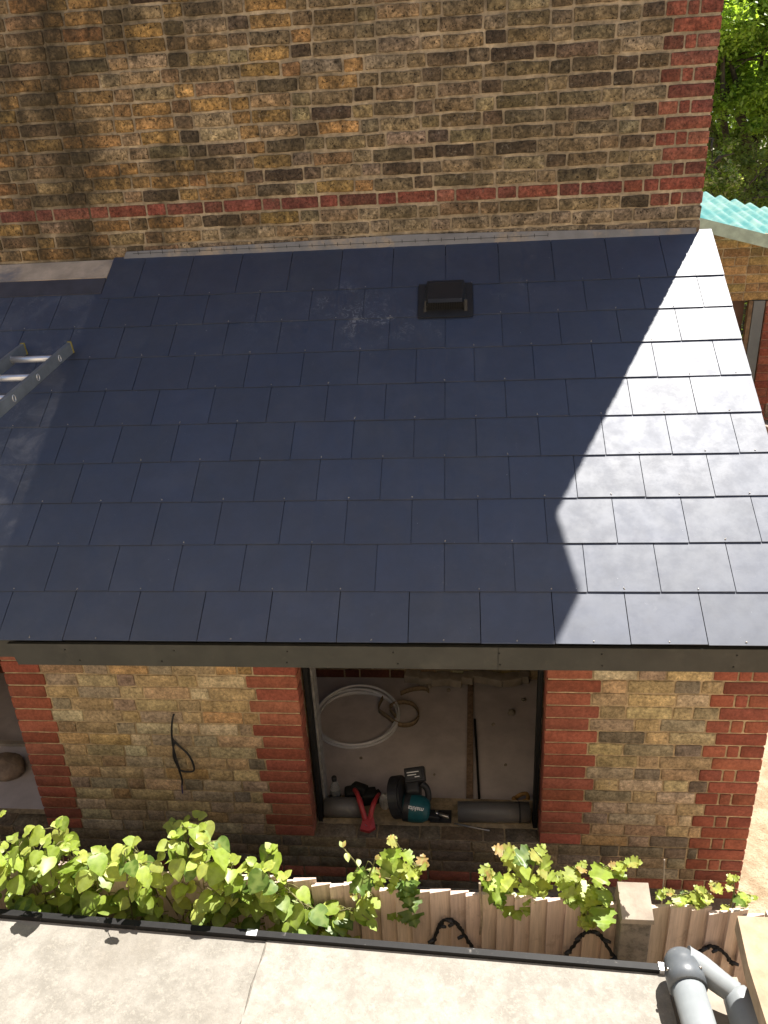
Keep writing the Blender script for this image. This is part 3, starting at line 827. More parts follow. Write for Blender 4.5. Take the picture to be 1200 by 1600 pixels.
# screwdriver bar, handsaw handle
tubes('steel_bar', 'thin steel bar lying on the sill right of the power saw', 'bar', [(.545, .115, .008), (.68, .085, .006), (.735, .075, .006)], .0045, M['steel'])
hs = MB()
hs.tube(smooth_path([(.90, .40, -.07), (.885, .37, -.05), (.90, .33, -.035), (.95, .335, -.03), (.965, .36, -.03), (.96, .40, -.04), (.93, .415, -.06), (.90, .40, -.07)]), .012, 8, 0)
tag(hs.build('saw_handle', simple('varnished_wood', (.34, .19, .06), .5), None, (.93, .38, -.12)), 'looped yellow wooden saw handle at the right jamb behind the grey pipe', 'handle')
for (x, y, sx) in [(.93, 1.22, .026), (1.02, 1.36, .018), (.80, 1.10, .012), (.36, 1.50, .022), (.50, 1.46, .016), (.86, .72, .010), (.42, .62, .009), (-.05, .75, .010)]:
    bm = bmesh.new(); bmesh.ops.create_icosphere(bm, subdivisions=2, radius=sx)
    for v in bm.verts:
        v.co *= 1 + noise.noise(v.co * 60 + Vector((x * 9, y, 0))) * .45
        v.co.z *= .7
    bmesh.ops.translate(bm, verts=bm.verts, vec=(x, y, -.12 + sx * .5)); pk = MB(); pk.bm(bm, 0)
    tag(pk.build('rubble_bit', M['palestone'], None, (x, y, -.12)), 'small bit of rubble lying on the dusty floor inside the window opening', 'rubble', 'bits of rubble on the floor')
# lump of stone on the left threshold
bm = bmesh.new(); bmesh.ops.create_icosphere(bm, subdivisions=3, radius=.10)
for v in bm.verts:
    n = 1 + noise.noise(v.co * 9) * .35; v.co = Vector((v.co.x * 1.15 * n, v.co.y * .9 * n, v.co.z * .75 * n))
bmesh.ops.translate(bm, verts=bm.verts, vec=(-2.22, .42, .05)); pk = MB(); pk.bm(bm, 0)
tag(pk.build('stone_lump', M['stone'], None, (-2.3, .4, 0)), 'rough brown lump of stone in the left opening', 'stone')

# ladder bridging on to the roof
ld = thing('ladder', 'aluminium ladder with grey side rails resting on the left of the slate roof', 'ladder', (-1.64, .95, 2.44))
dirv = Vector((0, -.9872, -.1593)); upv = Vector((0, -.1593, .9872))
TOP = Vector((-1.508, .955, 2.5)); LEN = 2.35
def rail(x, name='side_rail'):
    m_ = MB(); c = Vector((x, TOP.y, TOP.z)) + dirv * LEN / 2
    rot = Matrix((Vector((1, 0, 0)), dirv, upv)).transposed().to_4x4()
    m_.obox(c, (.020, LEN, .062), rot, 0, .004)
    for q in range(9):
        pc_ = Vector((x + .0105, TOP.y, TOP.z)) + dirv * (.155 + .25 * q)
        ring = [pc_ + (dirv * math.cos(a) * .7 + upv * math.sin(a)) * .017 for a in [2 * math.pi * k / 16 for k in range(16)]]
        m_.tube(ring, .0022, 6, 1, True, True)
    r_ = m_.build(name, [M['rail'], M['alu']], ld)
    e = MB(); e.obox(Vector((x, TOP.y, TOP.z)) - dirv * .006, (.023, .012, .066), rot, 0, .003); e.build('end_cap', M['yellow'], r_)
rail(-1.508); rail(-1.775)
for q in range(9):
    c = Vector((0, TOP.y, TOP.z)) + dirv * (.155 + .25 * q)
    m_ = MB(); m_.tube([(-1.765, c.y, c.z), (-1.518, c.y, c.z)], .017, 14); m_.build('rung', M['alu'], ld)

# ------------------------------------------------------------------ fence
fy = lambda x: -0.8706 - .035 * (x - -0.1558)
fence = thing('board_fence', 'taupe painted board fence with stepped tops and a concrete post, below the brick wall', 'fence', (.3, -.99, -.35))
def boards(x0, x1, mb, top):
    x = x0
    while x < x1:
        w = R.choice((.058, .064, .068, .072, .085)) + R.uniform(-.004, .004)
        k = R.uniform(.86, 1.10); mb.col = (k, k * R.uniform(.97, 1.02), k * R.uniform(.95, 1.03), 1)
        y = fy(x); zt = top + R.uniform(-.012, .012); lean = R.uniform(-.006, .006)
        # feather-edge section: thick left edge, thin right edge tucked behind the next board
        sec = [(x, y - .016), (x + w + .008, y + .002), (x + w + .008, y + .008), (x, y + .003)]
        mb.prism([(px + (lean if z > 0 else 0), py, z) for (px, py), z in zip(sec, [-.34] * 4)], (lean, 0, zt + .34))
        x += w
    mb.col = (1, 1, 1, 1)
m_ = MB(); boards(-2.9, 1.178, m_, 0.692); m_.build('board_panel', M['fence'], fence)
m_ = MB(); boards(1.295, 1.95, m_, 0.689); m_.build('board_panel', M['fence'], fence)
m_ = MB()
for x0, x1 in ((-2.9, 1.178), (1.295, 1.95)):
    for z in (.0, .55): m_.prism([(x0, fy(x0) + .010, z), (x1, fy(x1) + .010, z), (x1, fy(x1) + .045, z), (x0, fy(x0) + .045, z)], (0, 0, .07))
m_.build('rails', M['fence'], fence)
m_ = MB()
m_.box((1.180, -0.986, -.6), (1.291, -0.881, 0.676), 0, .006)
m_.build('post', M['conc'], fence)
m_ = MB()
b = [(1.174, -0.995, 0.678), (1.297, -0.995, 0.678), (1.297, -0.871, 0.678), (1.174, -0.871, 0.678)]
t_ = [(1.180, -0.993, 0.699), (1.295, -0.993, 0.699), (1.295, -0.876, 0.755), (1.180, -0.876, 0.755)]
vi = [m_.vert(p) for p in b + t_]
for f_ in ((0, 1, 2, 3), (4, 5, 6, 7), (0, 1, 5, 4), (1, 2, 6, 5), (2, 3, 7, 6), (3, 0, 4, 7)): m_.face([vi[q] for q in f_])
m_.build('post_cap', M['palestone'], fence)

# garland of string lights on the fence
def garland(name, label, pts, nb):
    root = thing(name, label, 'string lights', pts[0], 'black string lights hung on the fence')
    P = smooth_path(pts, 7)
    m_ = MB()
    tw = [p + Vector((.004 * math.sin(i * 1.9), .003 * math.cos(i * 1.9), .003 * math.cos(i * 1.3))) for i, p in enumerate(P)]
    m_.tube(tw, .0065, 7); 
    tw2 = [p + Vector((-.005 * math.sin(i * 1.9), .002, -.004 * math.cos(i * 1.3))) for i, p in enumerate(P)]
    m_.tube(tw2, .004, 6)
    m_.build('cord', M['black_matt'], root)
    for q in range(nb):
        p = P[int((q + .6) * len(P) / nb) % len(P)]
        d = Vector((R.choice((-1, 1)) * R.uniform(.5, 1), -.4, R.uniform(-.5, .4))).normalized()
        m_ = MB(); m_.tube([p, p + d * .016, p + d * .03], [.006, .0075, .0055], 8); m_.build('bulb_holder', M['black'], root)
gy = lambda x: fy(x) - .026
garland('string_lights', 'black twisted string of lights looped in a peak on the fence boards, leftmost loop', [(0.422, gy(0.422), 0.256), (0.459, gy(0.459), 0.382), (0.485, gy(0.485), 0.487), (0.506, gy(0.506), 0.545), (0.537, gy(0.537) - .004, 0.571), (0.574, gy(0.574), 0.529), (0.611, gy(0.611), 0.445), (0.653, gy(0.653), 0.372), (0.705, gy(0.705), 0.393)], 8)
garland('string_lights', 'black twisted string of lights looped on the fence boards just left of the concrete post', [(0.947, gy(0.947), 0.330), (0.989, gy(0.989), 0.393), (1.020, gy(1.020), 0.466), (1.052, gy(1.052), 0.535), (1.089, gy(1.089), 0.556), (1.125, gy(1.125), 0.529), (1.162, gy(1.162) - .03, 0.477), (1.199, gy(1.199) - .05, 0.445), (1.251, gy(1.251) - .05, 0.403), (1.304, gy(1.304) - .01, 0.361)], 8)
garland('string_lights', 'black twisted string of lights on the fence at the right beside the pipe', [(1.419, gy(1.419), 0.351), (1.461, gy(1.461), 0.424), (1.498, gy(1.498), 0.498), (1.535, gy(1.535), 0.524), (1.577, gy(1.577), 0.498), (1.619, gy(1.619), 0.435)], 5)

# ------------------------------------------------------------------ own flat roof in front
ey_ = lambda x: -1.0995 - .0405 * (x + .0)
own = thing('flat_roof_extension', 'flat roof of weathered beige mineral felt with black edge trim in the foreground', 'flat roof', (0, -2, -.35))
ZO = .64
m_ = MB()
for xa, xb, kk, dz in ((-3.4, -.128, .93, 0), (-.150, 1.297, 1.06, .004)):
    m_.col = (kk, kk, kk, 1)
    N = 24
    front = [(xa + (xb - xa) * q / N, ey_(xa + (xb - xa) * q / N) - .012, ZO + dz) for q in range(N + 1)]
    back = [(xa + (xb - xa) * q / N - (.16 if q == 0 and xa > -1 else 0), -3.45, ZO + dz) for q in range(N + 1)]
    va = [m_.vert(p) for p in front]; vb = [m_.vert(p) for p in back]; vc = [m_.vert((p[0], p[1], p[2] - .004 - dz)) for p in front]; vd = [m_.vert((p[0], p[1], p[2] - .004 - dz)) for p in back]
    for q in range(N): m_.face((va[q], va[q + 1], vb[q + 1], vb[q])); m_.face((va[q], va[q + 1], vc[q + 1], vc[q]))
    m_.face((va[0], vb[0], vd[0], vc[0])); m_.face((va[-1], vb[-1], vd[-1], vc[-1]))
m_.col = (1, 1, 1, 1)
m_.build('felt', M['felt'], own)
m_ = MB()
sp_ = [(-.150 - .16 * q / 40 + .003 * math.sin(q * 1.7), ey_(-.15) - .012 + (-3.44 - ey_(-.15)) * q / 40, ZO + .002) for q in range(41)]
m_.tube(sp_, [.0035 + .0018 * math.sin(q * 2.3) for q in range(41)], 6)
m_.build('lap_seam', M['bitumen'], own)
m_ = MB()
def edge_prism(mb, x0, x1, d0, d1, z0, z1, mat=0):
    mb.prism([(x0, ey_(x0) + d0, z0), (x1, ey_(x1) + d0, z0), (x1, ey_(x1) + d1, z0), (x0, ey_(x0) + d1, z0)], (0, 0, z1 - z0), mat)
edge_prism(m_, -3.4, 1.30, -.011, .014, ZO - .09, ZO + .022)
m_.build('edge_trim', M['trim'], own)
m_ = MB(); edge_prism(m_, -.23, -.19, -.012, .015, ZO + .023, ZO + .0245); m_.build('trim_clip', M['alu'], own); m_ = MB(); edge_prism(m_, 1.28, 1.302, -.012, .016, ZO + .0, ZO + .026); m_.build('trim_clip', M['alu'], own)
m_ = MB(); m_.prism([(-3.4, ey_(-3.4) - .03, -.6), (1.27, ey_(1.27) - .03, -.6), (1.27, -3.45, -.6), (-3.4, -3.45, -.6)], (0, 0, ZO + .594)); m_.build('body', M['mortar_ext'], own)

m_ = MB(); m_.box((-4.5, -3.75, -.4), (4.5, -3.45, 5.6)); m_.build('unseen_bounce_wall', simple('cream_render', (.60, .50, .37), .9, .2, var=.1, scale=6), own)  # unseen own-house wall behind the camera, added to bounce sunlight onto shaded brick

# coping wall on the right of the flat roof
cw = thing('coping_wall', 'low wall with sandstone coping at the bottom right edge', 'wall', (1.6, -1.5, -.35))
m_ = MB(); m_.prism([(1.485, -1.205, .935), (1.462, -1.378, .935), (1.452, -1.58, .935), (1.450, -2.4, .935), (1.85, -2.4, .935), (1.85, -1.205, .935)], (0, 0, .065)); m_.build('coping', M['coping'], cw)
m_ = MB(); m_.prism([(1.56, -1.215, -.5), (1.53, -2.4, -.5), (1.83, -2.4, -.5), (1.83, -1.215, -.5)], (0, 0, 1.433)); m_.build('body', M['coping'], cw)

# soil pipe lying along the roof edge with collar and branch
sp = thing('waste_pipe', 'grey plastic waste pipe with dark collar and branch beside the flat roof', 'pipe', (1.33, -1.4, .64))
m_ = MB(); m_.tube([(1.345, -2.1, .73), (1.342, -1.60, .733), (1.338, -1.245, .738)], .054, 24); m_.build('tube', M['ext_pipe'], sp)
m_ = MB()
m_.lathe([(.0555, -.035), (.064, -.033), (.064, .02), (.061, .024), (.061, .045), (.056, .068), (.042, .088), (.02, .098)], (1.338, -1.245, .738), (0, 1, .01), 26); cl = m_.build('collar', M['collar'], sp)
for dx, dz in ((-.058, .03), (.045, .045)):
    q = MB(); q.lathe([(.006, 0), (.006, .004), (.004, .006)], (1.338 + dx, -1.235, .738 + dz), (dx, 0, dz), 10); q.build('screw', M['steel'], cl)
m_ = MB(); m_.tube(smooth_path([(1.355, -1.185, .745), (1.40, -1.20, .735), (1.455, -1.235, .715), (1.50, -1.262, .70)]), [.052, .05, .048, .046, .045, .044, .043, .042, .041, .041, .040, .040, .039, .039, .038, .038, .038, .038, .038], 20); m_.build('branch', M['ext_pipe'], sp)
m_ = MB(); m_.lathe([(.040, -.01), (.048, .01), (.062, .07), (.070, .12), (.070, .3)], (1.50, -1.26, .70), (.28, -.85, -.30), 24); m_.build('hopper', M['ext_pipe'], sp)
gt = MB(); gt.box((1.31, -2.4, .30), (1.56, -1.13, .60)); 
tag(gt.build('gutter_slab', M['palestone'], None, (1.45, -1.8, .3)), 'pale slab below the waste pipe beside the flat roof', 'slab')

# ------------------------------------------------------------------ climbing plants
def leaf(mb, p, d, nrm, L, kind, col):
    """one leaf: base at p, pointing along d, upper side nrm"""
    d = Vector(d).normalized(); n = Vector(nrm); n = (n - d * n.dot(d))
    if n.length < 1e-4: n = d.orthogonal()
    n.normalize(); s = d.cross(n)
    if kind == 'heart':
        out = [(0, .0), (-.06, .16), (.0, .34), (.14, .45), (.34, .47), (.55, .40), (.75, .25), (.90, .10), (1.0, 0)]
    elif kind == 'oval':
        out = [(0, .0), (.02, .10), (.15, .26), (.35, .34), (.55, .31), (.75, .20), (.90, .08), (1.0, 0)]
    else:   # lobed vine leaf
        out = [(0, 0), (-.10, .18), (.05, .30), (.02, .46), (.16, .44), (.26, .56), (.36, .42), (.44, .34), (.52, .50), (.66, .48), (.66, .32), (.72, .22), (.84, .24), (.88, .12), (1.0, 0)]
    cup = R.uniform(-.05, .22); droop = R.uniform(.05, .35)
    mb.col = (*col, 1)
    def P(a, b, sg): return Vector(p) + d * (a * L) + s * (sg * b * L) + n * (L * (cup * b * 1.2 - droop * a * a * .6 + .02 * math.sin(a * 9) * b))
    mb.col = (*col, 1)
    mid = [mb.vert(P(a, 0, 1)) for a, b in out]
    mb.col = (*col, 0)
    for sg in (1, -1):
        e = [mid[0]]
        for q_, (a, b) in enumerate(out[1:-1]):
            mb.col = (*col, .0 if kind == 'vine' else .62 if q_ % 2 else .0)
            e.append(mb.vert(P(a, b, sg) + n * (L * (.025 if q_ % 2 else -.02))))
        e.append(mid[-1])
        for i in range(len(out) - 1):
            q = [mid[i], mid[i + 1], e[i + 1], e[i]]
            q2 = []
            for z in q:
                if z not in q2: q2.append(z)
            if len(q2) > 2: mb.face(q2 if sg > 0 else q2[::-1], 0, True)
    mb.col = (1, 1, 1, 1)
MAT_L = [(.18, .265, .030), (.24, .325, .042), (.30, .375, .060), (.105, .18, .028)]
YNG_L = [(.33, .39, .065), (.38, .42, .09), (.29, .38, .055)]
def plant(label, stems, kind, size, young, seed, spread=.05, per=9, leafcol=None, back=0):
    global R
    keep = R; R = random.Random(seed)
    base = stems[0][0]
    root = thing('climbing_plant', label, 'plant', base)
    sm, lm = MB(), MB()
    for st_ in stems:
        P = smooth_path(st_, 6); N = len(P)
        sm.tube(P, [.005 - .0032 * i / N for i in range(N)], 6)
        cnt = per
        for q in range(cnt):
            f = (q + R.random()) / cnt
            if f < .12: continue
            p = P[min(N - 1, int(f * N))]
            a = R.uniform(0, 2 * math.pi)
            off = Vector((math.cos(a), math.sin(a) * .7 - .25, R.uniform(-.1, .6))) * spread * R.uniform(.4, 1.3)
            b = p + off
            sm.tube([p, p + off * .5 + Vector((0, 0, .008)), b], .0016, 5)
            d = Vector((off.x * 1.2, off.y - .02 , -spread * R.uniform(.0, .9))) + Vector((R.uniform(-.02, .02), R.uniform(-.03, .01), 0))
            nr = Vector((R.uniform(-.5, .6), R.uniform(-.55, .55), 1))
            yg = R.random() < young * (.3 + f)
            c = R.choice(YNG_L if yg else MAT_L); k = R.uniform(.8, 1.2)
            leaf(lm, b, d, nr, size * (R.uniform(.5, .85) if yg else R.uniform(.65, 1.2)), kind, tuple(x * k for x in c))
        # tip
        p = P[-1]
        for q in range(3):
            a = R.uniform(0, 6.28)
            c = R.choice(leafcol or YNG_L)
            leaf(lm, p, (math.cos(a), math.sin(a), .5), (math.cos(a) * -.5, -.4, 1), size * R.uniform(.35, .55), kind, c)
    sm.build('stem', M['stem'], root); lm.build('foliage', M['leaf'], root)
    R = keep
    return root
def bush_stems(x0, x1, z0, z1, n, seed, y0=-1.0, dy=.10, lean=.1):
    r = random.Random(seed); out = []
    for i in range(n):
        x = x0 + (x1 - x0) * (i + r.random()) / n
        top = z0 + (z1 - z0) * r.uniform(.45, 1)
        yb = y0 + r.uniform(-.03, .10); yt = y0 + r.uniform(-dy, dy)
        dx = r.uniform(-lean, lean)
        out.append([(x - dx, yb, -.15), (x - dx * .5, yb - .01, .3), (x, (yb + yt) / 2, (top + .36) / 2), (x + dx * .6, yt, top)])
    return out
plant('dense climbing plant with broad heart shaped green leaves at the far left of the fence', bush_stems(-1.332, -0.891, 0.624, 0.918, 17, 1, -0.886, .09), 'heart', .088, .32, 11, .060, 15)
plant('dense leafy climber over the fence between the far left and hanging climbers', bush_stems(-0.786, -0.376, 0.655, 0.907, 16, 2, -0.886, .09), 'heart', .084, .5, 12, .060, 14)
hang = bush_stems(-0.345, -0.103, 0.592, 0.855, 9, 3, -0.897, .07) + [
    [(-0.135, -0.865, 0.571), (-0.093, -0.918, 0.676), (-0.030, -0.944, 0.613), (0.033, -0.949, 0.487)],
    [(-0.156, -0.876, 0.571), (-0.051, -0.928, 0.634), (0.044, -0.949, 0.571), (0.096, -0.955, 0.414)],
    [(-0.093, -0.876, 0.529), (-0.009, -0.928, 0.592), (0.075, -0.949, 0.529), (0.149, -0.955, 0.445)],
    [(0.023, -0.876, 0.487), (0.075, -0.939, 0.592), (0.138, -0.949, 0.634), (0.180, -0.949, 0.613)],
    [(-0.030, -0.939, 0.414), (0.033, -0.949, 0.424), (0.117, -0.955, 0.382), (0.170, -0.960, 0.319)],
    [(-0.187, -0.939, 0.414), (-0.072, -0.949, 0.466), (0.023, -0.955, 0.403), (0.096, -0.960, 0.319)]]
plant('climber with heart shaped leaves hanging down over the left fence boards', hang, 'heart', .076, .4, 13, .05, 14)
plant('small dark leaved shoot of the climber standing in the shade close to the brick wall', [[(-.60, -.66, -.1), (-.60, -.64, .45), (-.58, -.62, .66), (-.55, -.62, .76)], [(-.62, -.66, -.1), (-.62, -.63, .4), (-.65, -.62, .62), (-.68, -.62, .70)]], 'heart', .085, .1, 21, .05, 6)
RUST = [(.37, .25, .09), (.34, .33, .085), (.30, .37, .075), (.33, .39, .08)]
plant('reddish tipped vine shoot above the fence beside the hanging climber', [[(0.222, -0.876, 0.487), (0.212, -0.886, 0.697), (0.180, -0.886, 0.802), (0.128, -0.886, 0.897)], [(0.201, -0.876, 0.571), (0.212, -0.897, 0.718), (0.243, -0.897, 0.813), (0.254, -0.897, 0.855)], [(0.243, -0.876, 0.571), (0.233, -0.897, 0.655), (0.180, -0.897, 0.676), (0.149, -0.897, 0.655)]], 'oval', .05, .8, 14, .03, 6, RUST)
plant('small bushy vine with pale lobed leaves above the fence under the power saw', [[(0.359, -0.865, 0.466), (0.359, -0.876, 0.697), (0.348, -0.886, 0.781), (0.317, -0.886, 0.834)], [(0.369, -0.865, 0.466), (0.369, -0.876, 0.718), (0.390, -0.886, 0.813), (0.432, -0.886, 0.813)], [(0.348, -0.865, 0.466), (0.338, -0.876, 0.697), (0.296, -0.897, 0.750), (0.254, -0.897, 0.760)], [(0.369, -0.865, 0.466), (0.364, -0.876, 0.781), (0.353, -0.886, 0.886), (0.338, -0.897, 0.949)]], 'vine', .088, .6, 15, .024, 5, RUST)
plant('vine shoot with large pale serrated leaves above the middle of the fence', [[(0.810, -0.855, 0.466), (0.810, -0.865, 0.718), (0.779, -0.876, 0.823), (0.747, -0.876, 0.886)], [(0.852, -0.855, 0.466), (0.852, -0.876, 0.729), (0.863, -0.886, 0.855), (0.873, -0.897, 0.907)], [(0.831, -0.855, 0.571), (0.852, -0.876, 0.708), (0.894, -0.886, 0.760), (0.915, -0.897, 0.802)], [(0.726, -0.855, 0.571), (0.716, -0.865, 0.697), (0.695, -0.876, 0.750), (0.674, -0.876, 0.760)]], 'vine', .112, .6, 16, .024, 4, RUST)
plant('spreading vine with yellow green lobed leaves beside the concrete post', [[(1.020, -0.855, 0.519), (1.020, -0.876, 0.708), (0.989, -0.897, 0.771), (0.947, -0.897, 0.792)], [(1.052, -0.855, 0.519), (1.062, -0.876, 0.718), (1.104, -0.886, 0.802), (1.167, -0.886, 0.844)], [(1.062, -0.855, 0.519), (1.083, -0.876, 0.697), (1.146, -0.886, 0.813), (1.220, -0.881, 0.865)], [(1.041, -0.855, 0.519), (1.052, -0.897, 0.718), (1.062, -0.939, 0.676), (1.073, -0.949, 0.613)], [(0.999, -0.855, 0.519), (0.999, -0.876, 0.718), (1.020, -0.886, 0.802), (1.041, -0.886, 0.834)], [(1.083, -0.855, 0.519), (1.094, -0.897, 0.739), (1.115, -0.928, 0.718), (1.125, -0.949, 0.634)]], 'vine', .088, .7, 17, .024, 5, RUST)
plant('low vine tuft with yellow leaves on the fence top right of the concrete post', [[(1.409, -0.865, 0.466), (1.419, -0.876, 0.676), (1.440, -0.886, 0.718), (1.482, -0.886, 0.739)], [(1.398, -0.865, 0.466), (1.398, -0.876, 0.676), (1.398, -0.897, 0.718), (1.367, -0.897, 0.729)], [(1.482, -0.865, 0.466), (1.493, -0.876, 0.676), (1.514, -0.886, 0.729), (1.535, -0.886, 0.750)], [(1.440, -0.865, 0.466), (1.451, -0.876, 0.676), (1.472, -0.897, 0.708), (1.503, -0.897, 0.708)]], 'vine', .058, .95, 18, .02, 6, RUST)
plant('little vine shoot with one broad leaf at the right end of the fence', [[(1.608, -0.865, 0.466), (1.613, -0.876, 0.676), (1.608, -0.886, 0.750), (1.598, -0.886, 0.802)], [(1.619, -0.865, 0.466), (1.629, -0.876, 0.676), (1.650, -0.886, 0.708), (1.682, -0.886, 0.708)]], 'vine', .055, .7, 19, .02, 6)
plant('lone shoot with one bright leaf at the left edge above the other climbers', [[(-1.311, -0.897, 0.466), (-1.290, -0.897, 0.781), (-1.269, -0.897, 0.939), (-1.237, -0.897, 1.023)]], 'heart', .07, .3, 20, .04, 5)
tubes('dry_twig', 'dry upright twig rising in front of the fence boards above the left string lights', 'twig', smooth_path([(0.658, -0.918, 0.487), (0.663, -0.928, 0.592), (0.658, -0.928, 0.697), (0.655, -0.928, 0.781)]), .0045, M['twig'], 6)
tubes('dry_twig', 'thin pale twig standing right of the concrete post', 'twig', smooth_path([(1.361, -0.865, 0.571), (1.358, -0.855, 0.739), (1.354, -0.844, 0.844)]), .0025, M['palestone'], 6)

# ------------------------------------------------------------------ neighbour's side (background right)
nb = thing('garden_building', 'sandy brick garden building with an aqua corrugated roof behind the slate roof', 'outbuilding', (3.4, 4.2, -.35))
m_ = MB()
YW = 4.2
frN = lambda u, v, w: (u, YW + .006 - w, v)
m_.prism([(2.45, YW + .006, 2.10), (6.0, YW + .006, 2.10), (6.0, YW + .006, 1.95), (6.0, YW + .006, 2.15), (2.45, YW + .006, 2.80)], (0, .2, 0), 1)
for k in range(0, 12):
    v0 = 2.102 + k * C; v1 = v0 + C - .009
    for a, b in flemish(2.45, 5.2, k % 2):
        if v1 > 2.80 - (b - 2.45) * .19 - .01: continue
        brick(m_, frN, a, b, v0, v1, .006, pick([((.36, .22, .095), 3), ((.30, .18, .08), 3), ((.42, .27, .11), 2), ((.26, .16, .08), 2)]), 0, .003)
m_.build('wall', [M['brick_ext'], M['mortar_ext']], nb)
def CN(u, v):   # near edge -> far edge
    n0 = Vector((2.55, 4.1, 2.81)); n1 = Vector((5.2, 4.1, 2.075)); f0 = Vector((2.55, 6.0, 3.115)); f1 = Vector((5.2, 6.0, 2.375))
    return (n0 + (n1 - n0) * u) * (1 - v) + (f0 + (f1 - f0) * u) * v
m_ = MB(); NU, NV = 220, 4
idx = [[m_.vert(CN(a / NU, b_ / NV) + Vector((0, 0, .022 * math.sin(a / NU * 2 * math.pi * 17)))) for b_ in range(NV + 1)] for a in range(NU + 1)]
for a in range(NU):
    for b_ in range(NV): m_.face((idx[a][b_], idx[a + 1][b_], idx[a + 1][b_ + 1], idx[a][b_ + 1]), 0, True)
m_.build('corrugated_roof', M['canopy'], nb)
m_ = MB(); m_.prism([CN(0, 0) + Vector((0, -.03, .03)), CN(1, 0) + Vector((0, -.03, .03)), CN(1, 0) + Vector((0, -.03, -.075)), CN(0, 0) + Vector((0, -.03, -.075))], (0, .025, 0)); m_.build('roof_edge_board', M['canopy_edge'], nb)
m_ = MB(); m_.box((3.205, YW - .02, -.35), (3.30, YW + .08, 2.095)); m_.build('post', M['greypaint'], nb)
m_ = MB(); m_.box((3.165, YW - .015, -.35), (3.20, YW + .03, 2.095)); m_.build('door_frame', M['wood'], nb)
m_ = MB(); m_.box((2.3, YW + .21, -.35), (3.204, YW + .25, 2.6)); m_.build('back_board', simple('brown_board', (.20, .13, .11), .8, var=.3, scale=5), nb)
rw = thing('red_brick_wall', 'red brick garden wall right of the grey post beyond the slate roof', 'wall', (3.6, 4.1, -.35))
m_ = MB()
m_.box((3.312, YW - .02, -.35), (5.5, YW + .2, 2.09), 1)
frX = lambda u, v, w: (u, YW - .02 - w, v)
for k in range(8, 32):
    for a, b in flemish(3.315, 4.3, k % 2):
        brick(m_, frX, a, b, -.35 + k * C + .004, -.35 + (k + 1) * C - .005, .006, pick(PAL_RED), 0, .002, .1)
m_.build('wall', [M['red_brick'], M['red_mortar']], rw)
lw = MB(); lw.box((3.0, 2.3, -.35), (3.35, 3.55, 1.12)); 
lwo = tag(lw.build('low_brick_pier', simple('plain_red_pier', (.27, .08, .05), .9, var=.3, scale=14), None, (3.2, 3, -.35)), 'red brick pier carrying stone blocks at the right edge beyond the roof verge', 'pier')
for (x, y, z, s_, r, lab, mt) in [(3.20, 3.40, 1.165, (.16, .22, .085), .3, 'pale stone block nearest the grey post on the red brick pier', 'palestone'),
                              (3.06, 2.86, 1.16, (.14, .55, .075), -.12, 'long sand coloured stone slab on the near end of the red brick pier', 'palestone'),
                              (3.28, 3.50, 1.30, (.20, .14, .12), .8, 'grey brown rubble block on top of the stacked stones', 'stone')]:
    m_ = MB(); m_.obox((x, y, z), s_, Matrix.Rotation(r, 4, 'Z'), 0, .012)
    tag(m_.build('stone_block', M[mt], None, (x, y, z - s_[2] / 2)), lab, 'stone block', 'stone blocks on the red pier')

# trees and shrubs
def tree(name, label, cat, base, trunk_h, blobs, nleaf, lsize, cols, seed, flowers=None, bark=True, ncol=None):
    r = random.Random(seed); root = thing(name, label, cat, base)
    B = Vector(base)
    tm = MB()
    if trunk_h > 0:
        tp = [B + Vector((0, 0, 0)), B + Vector((.05, .02, trunk_h * .5)), B + Vector((.0, .1, trunk_h))]
        tm.tube(smooth_path(tp, 5), [.16 - .008 * i for i in range(11)], 10)
    for c, rd in blobs:
        c = Vector(c); s0 = B + Vector((0, .1, trunk_h * .95)) if trunk_h > 0 else B
        mid = (s0 + c) / 2 + Vector((r.uniform(-.2, .2), r.uniform(-.2, .2), .1))
        P = smooth_path([s0, mid, c], 5)
        tm.tube(P, [(.07 if trunk_h > 0 else .02) * (1 - .07 * i) for i in range(len(P))], 7)
        for q in range(3):
            e = c + Vector((r.uniform(-1, 1), r.uniform(-1, 1), r.uniform(-.6, 1))).normalized() * rd * .8
            tm.tube([c, (c + e) / 2 + Vector((0, 0, .05)), e], [.022, .014, .006], 6)
    tm.build('trunk' if trunk_h > 0 else 'stem', M['bark'], root)
    lm = MB()
    tot = sum(rd ** 2 for _, rd in blobs)
    for c, rd in blobs:
        c = Vector(c); n = int(nleaf * rd ** 2 / tot)
        sub = []
        for q in range(max(6, int(rd * 16))):
            d = Vector((r.gauss(0, 1), r.gauss(0, 1), r.gauss(0, 1))).normalized(); sub.append((c + d * rd * r.uniform(.55, 1.0), rd * r.uniform(.16, .34)))
        for q in range(n):
            sc, sr = r.choice(sub)
            p = sc + Vector((r.gauss(0, .55), r.gauss(0, .55), r.gauss(0, .45))) * sr
            fl_ = flowers and r.random() < flowers[1]
            col = r.choice(flowers[0] if fl_ else cols); k = r.uniform(.7, 1.25)
            lm.col = (*(x * k for x in col), 1)
            L = lsize * r.uniform(.6, 1.3); 
            d = Vector((r.gauss(0, 1), r.gauss(0, 1), r.gauss(-.3, .6))).normalized(); nn = Vector((r.gauss(0, .5), r.gauss(0, .5), 1)); s = d.cross(nn).normalized(); nn = s.cross(d)
            a = lm.vert(p); b = lm.vert(p + d * L * .5 + s * L * .32 + nn * L * .08); c_ = lm.vert(p + d * L); e = lm.vert(p + d * L * .5 - s * L * .32 + nn * L * .08)
            lm.face((a, b, c_)); lm.face((a, c_, e))
    lm.build('crown' if trunk_h > 0 else 'foliage', M['tree_leaf'], root)
    return root
GRN = [(.19, .37, .035), (.25, .44, .045), (.31, .49, .06), (.12, .26, .03)]
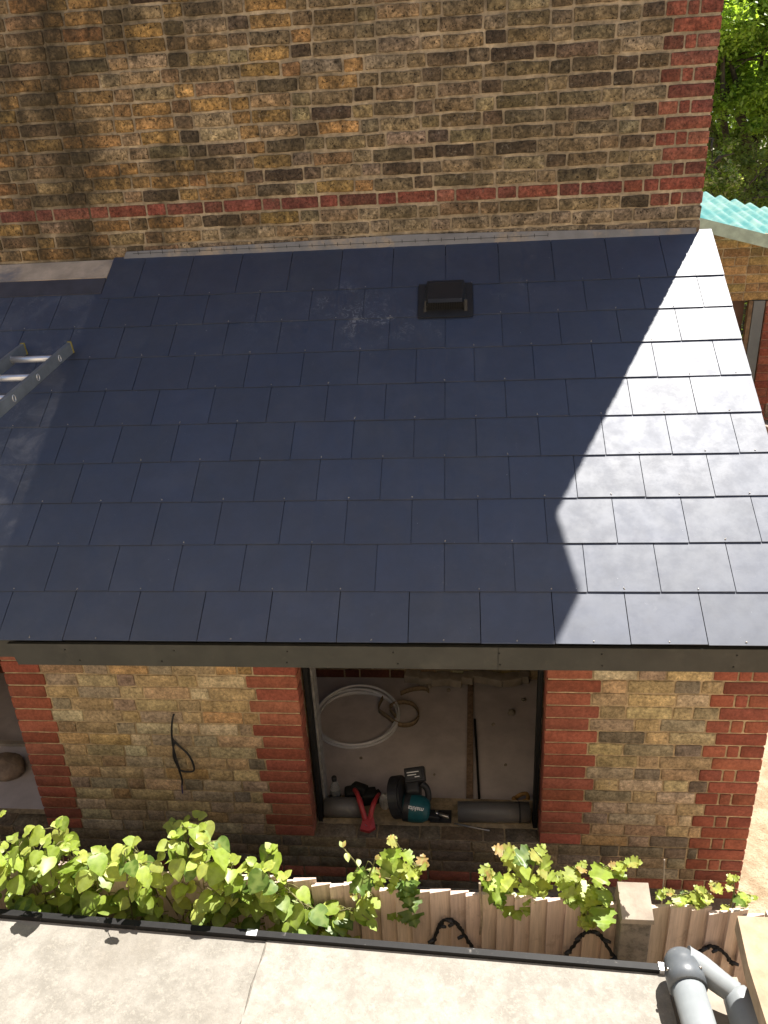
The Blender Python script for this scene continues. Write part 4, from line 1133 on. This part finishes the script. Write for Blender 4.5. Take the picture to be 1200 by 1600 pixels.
DRK = [(.03, .065, .018), (.045, .09, .022), (.06, .11, .03)]
tree('garden_tree', 'sunlit bright green leafy tree behind the corner of the house', 'tree', (5.2, 10.6, -.35), 2.8,
     [((4.3, 9.8, 4.9), .95), ((5.4, 10.0, 5.1), 1.0), ((4.9, 10.8, 5.8), 1.2), ((4.6, 10.2, 4.0), .7), ((5.5, 10.6, 4.1), .8), ((3.8, 10.4, 5.6), .9), ((6.2, 10.8, 5.4), 1.0), ((4.4, 10.3, 4.5), .9), ((5.0, 10.2, 4.6), .9), ((4.1, 10.0, 5.3), .8)], 60000, .075, GRN, 31)
tree('hedge_shrub', 'dark green hedge shrub in shade below the sunlit tree', 'shrub', (5.0, 9.6, -.35), 0,
     [((4.6, 9.4, 2.6), .8), ((5.5, 9.6, 2.5), .9), ((5.1, 9.9, 3.2), .7), ((4.2, 9.8, 1.6), 1.0), ((5.6, 9.8, 1.4), 1.1), ((4.1, 10.2, 3.2), .7)], 15000, .07, DRK, 32)
tree('rose_bush', 'bush with whitish leaves and a pink bloom close beside the house corner', 'shrub', (3.95, 8.6, -.35), 0,
     [((3.98, 8.6, 3.15), .42), ((4.05, 8.5, 2.75), .40), ((4.1, 8.6, 2.3), .5), ((4.0, 8.7, 3.5), .33)], 3200, .06, DRK + GRN[:2], 33, flowers=([(.55, .53, .45), (.5, .5, .42)], .28))
tree('background_tree', 'tall dark tree farthest back behind the sunlit tree', 'tree', (6.8, 14.5, -.35), 2.2,
     [((6.0, 14.5, 4.0), 2.0), ((7.6, 14.8, 4.4), 2.0), ((6.6, 15, 6.6), 2.2), ((5.0, 15.2, 6.5), 1.8), ((8.4, 15, 6.8), 1.8), ((5.4, 15, 2.2), 1.6), ((7.4, 14.6, 1.8), 1.6)], 26000, .19, GRN[:2] + DRK[1:], 34)
tree('leafy_shrub', 'small bright shrub at the right edge above the stone blocks', 'shrub', (3.62, 3.72, .6), 0, [((3.55, 3.75, 1.45), .16), ((3.60, 3.8, 1.65), .14)], 700, .05, GRN, 35)
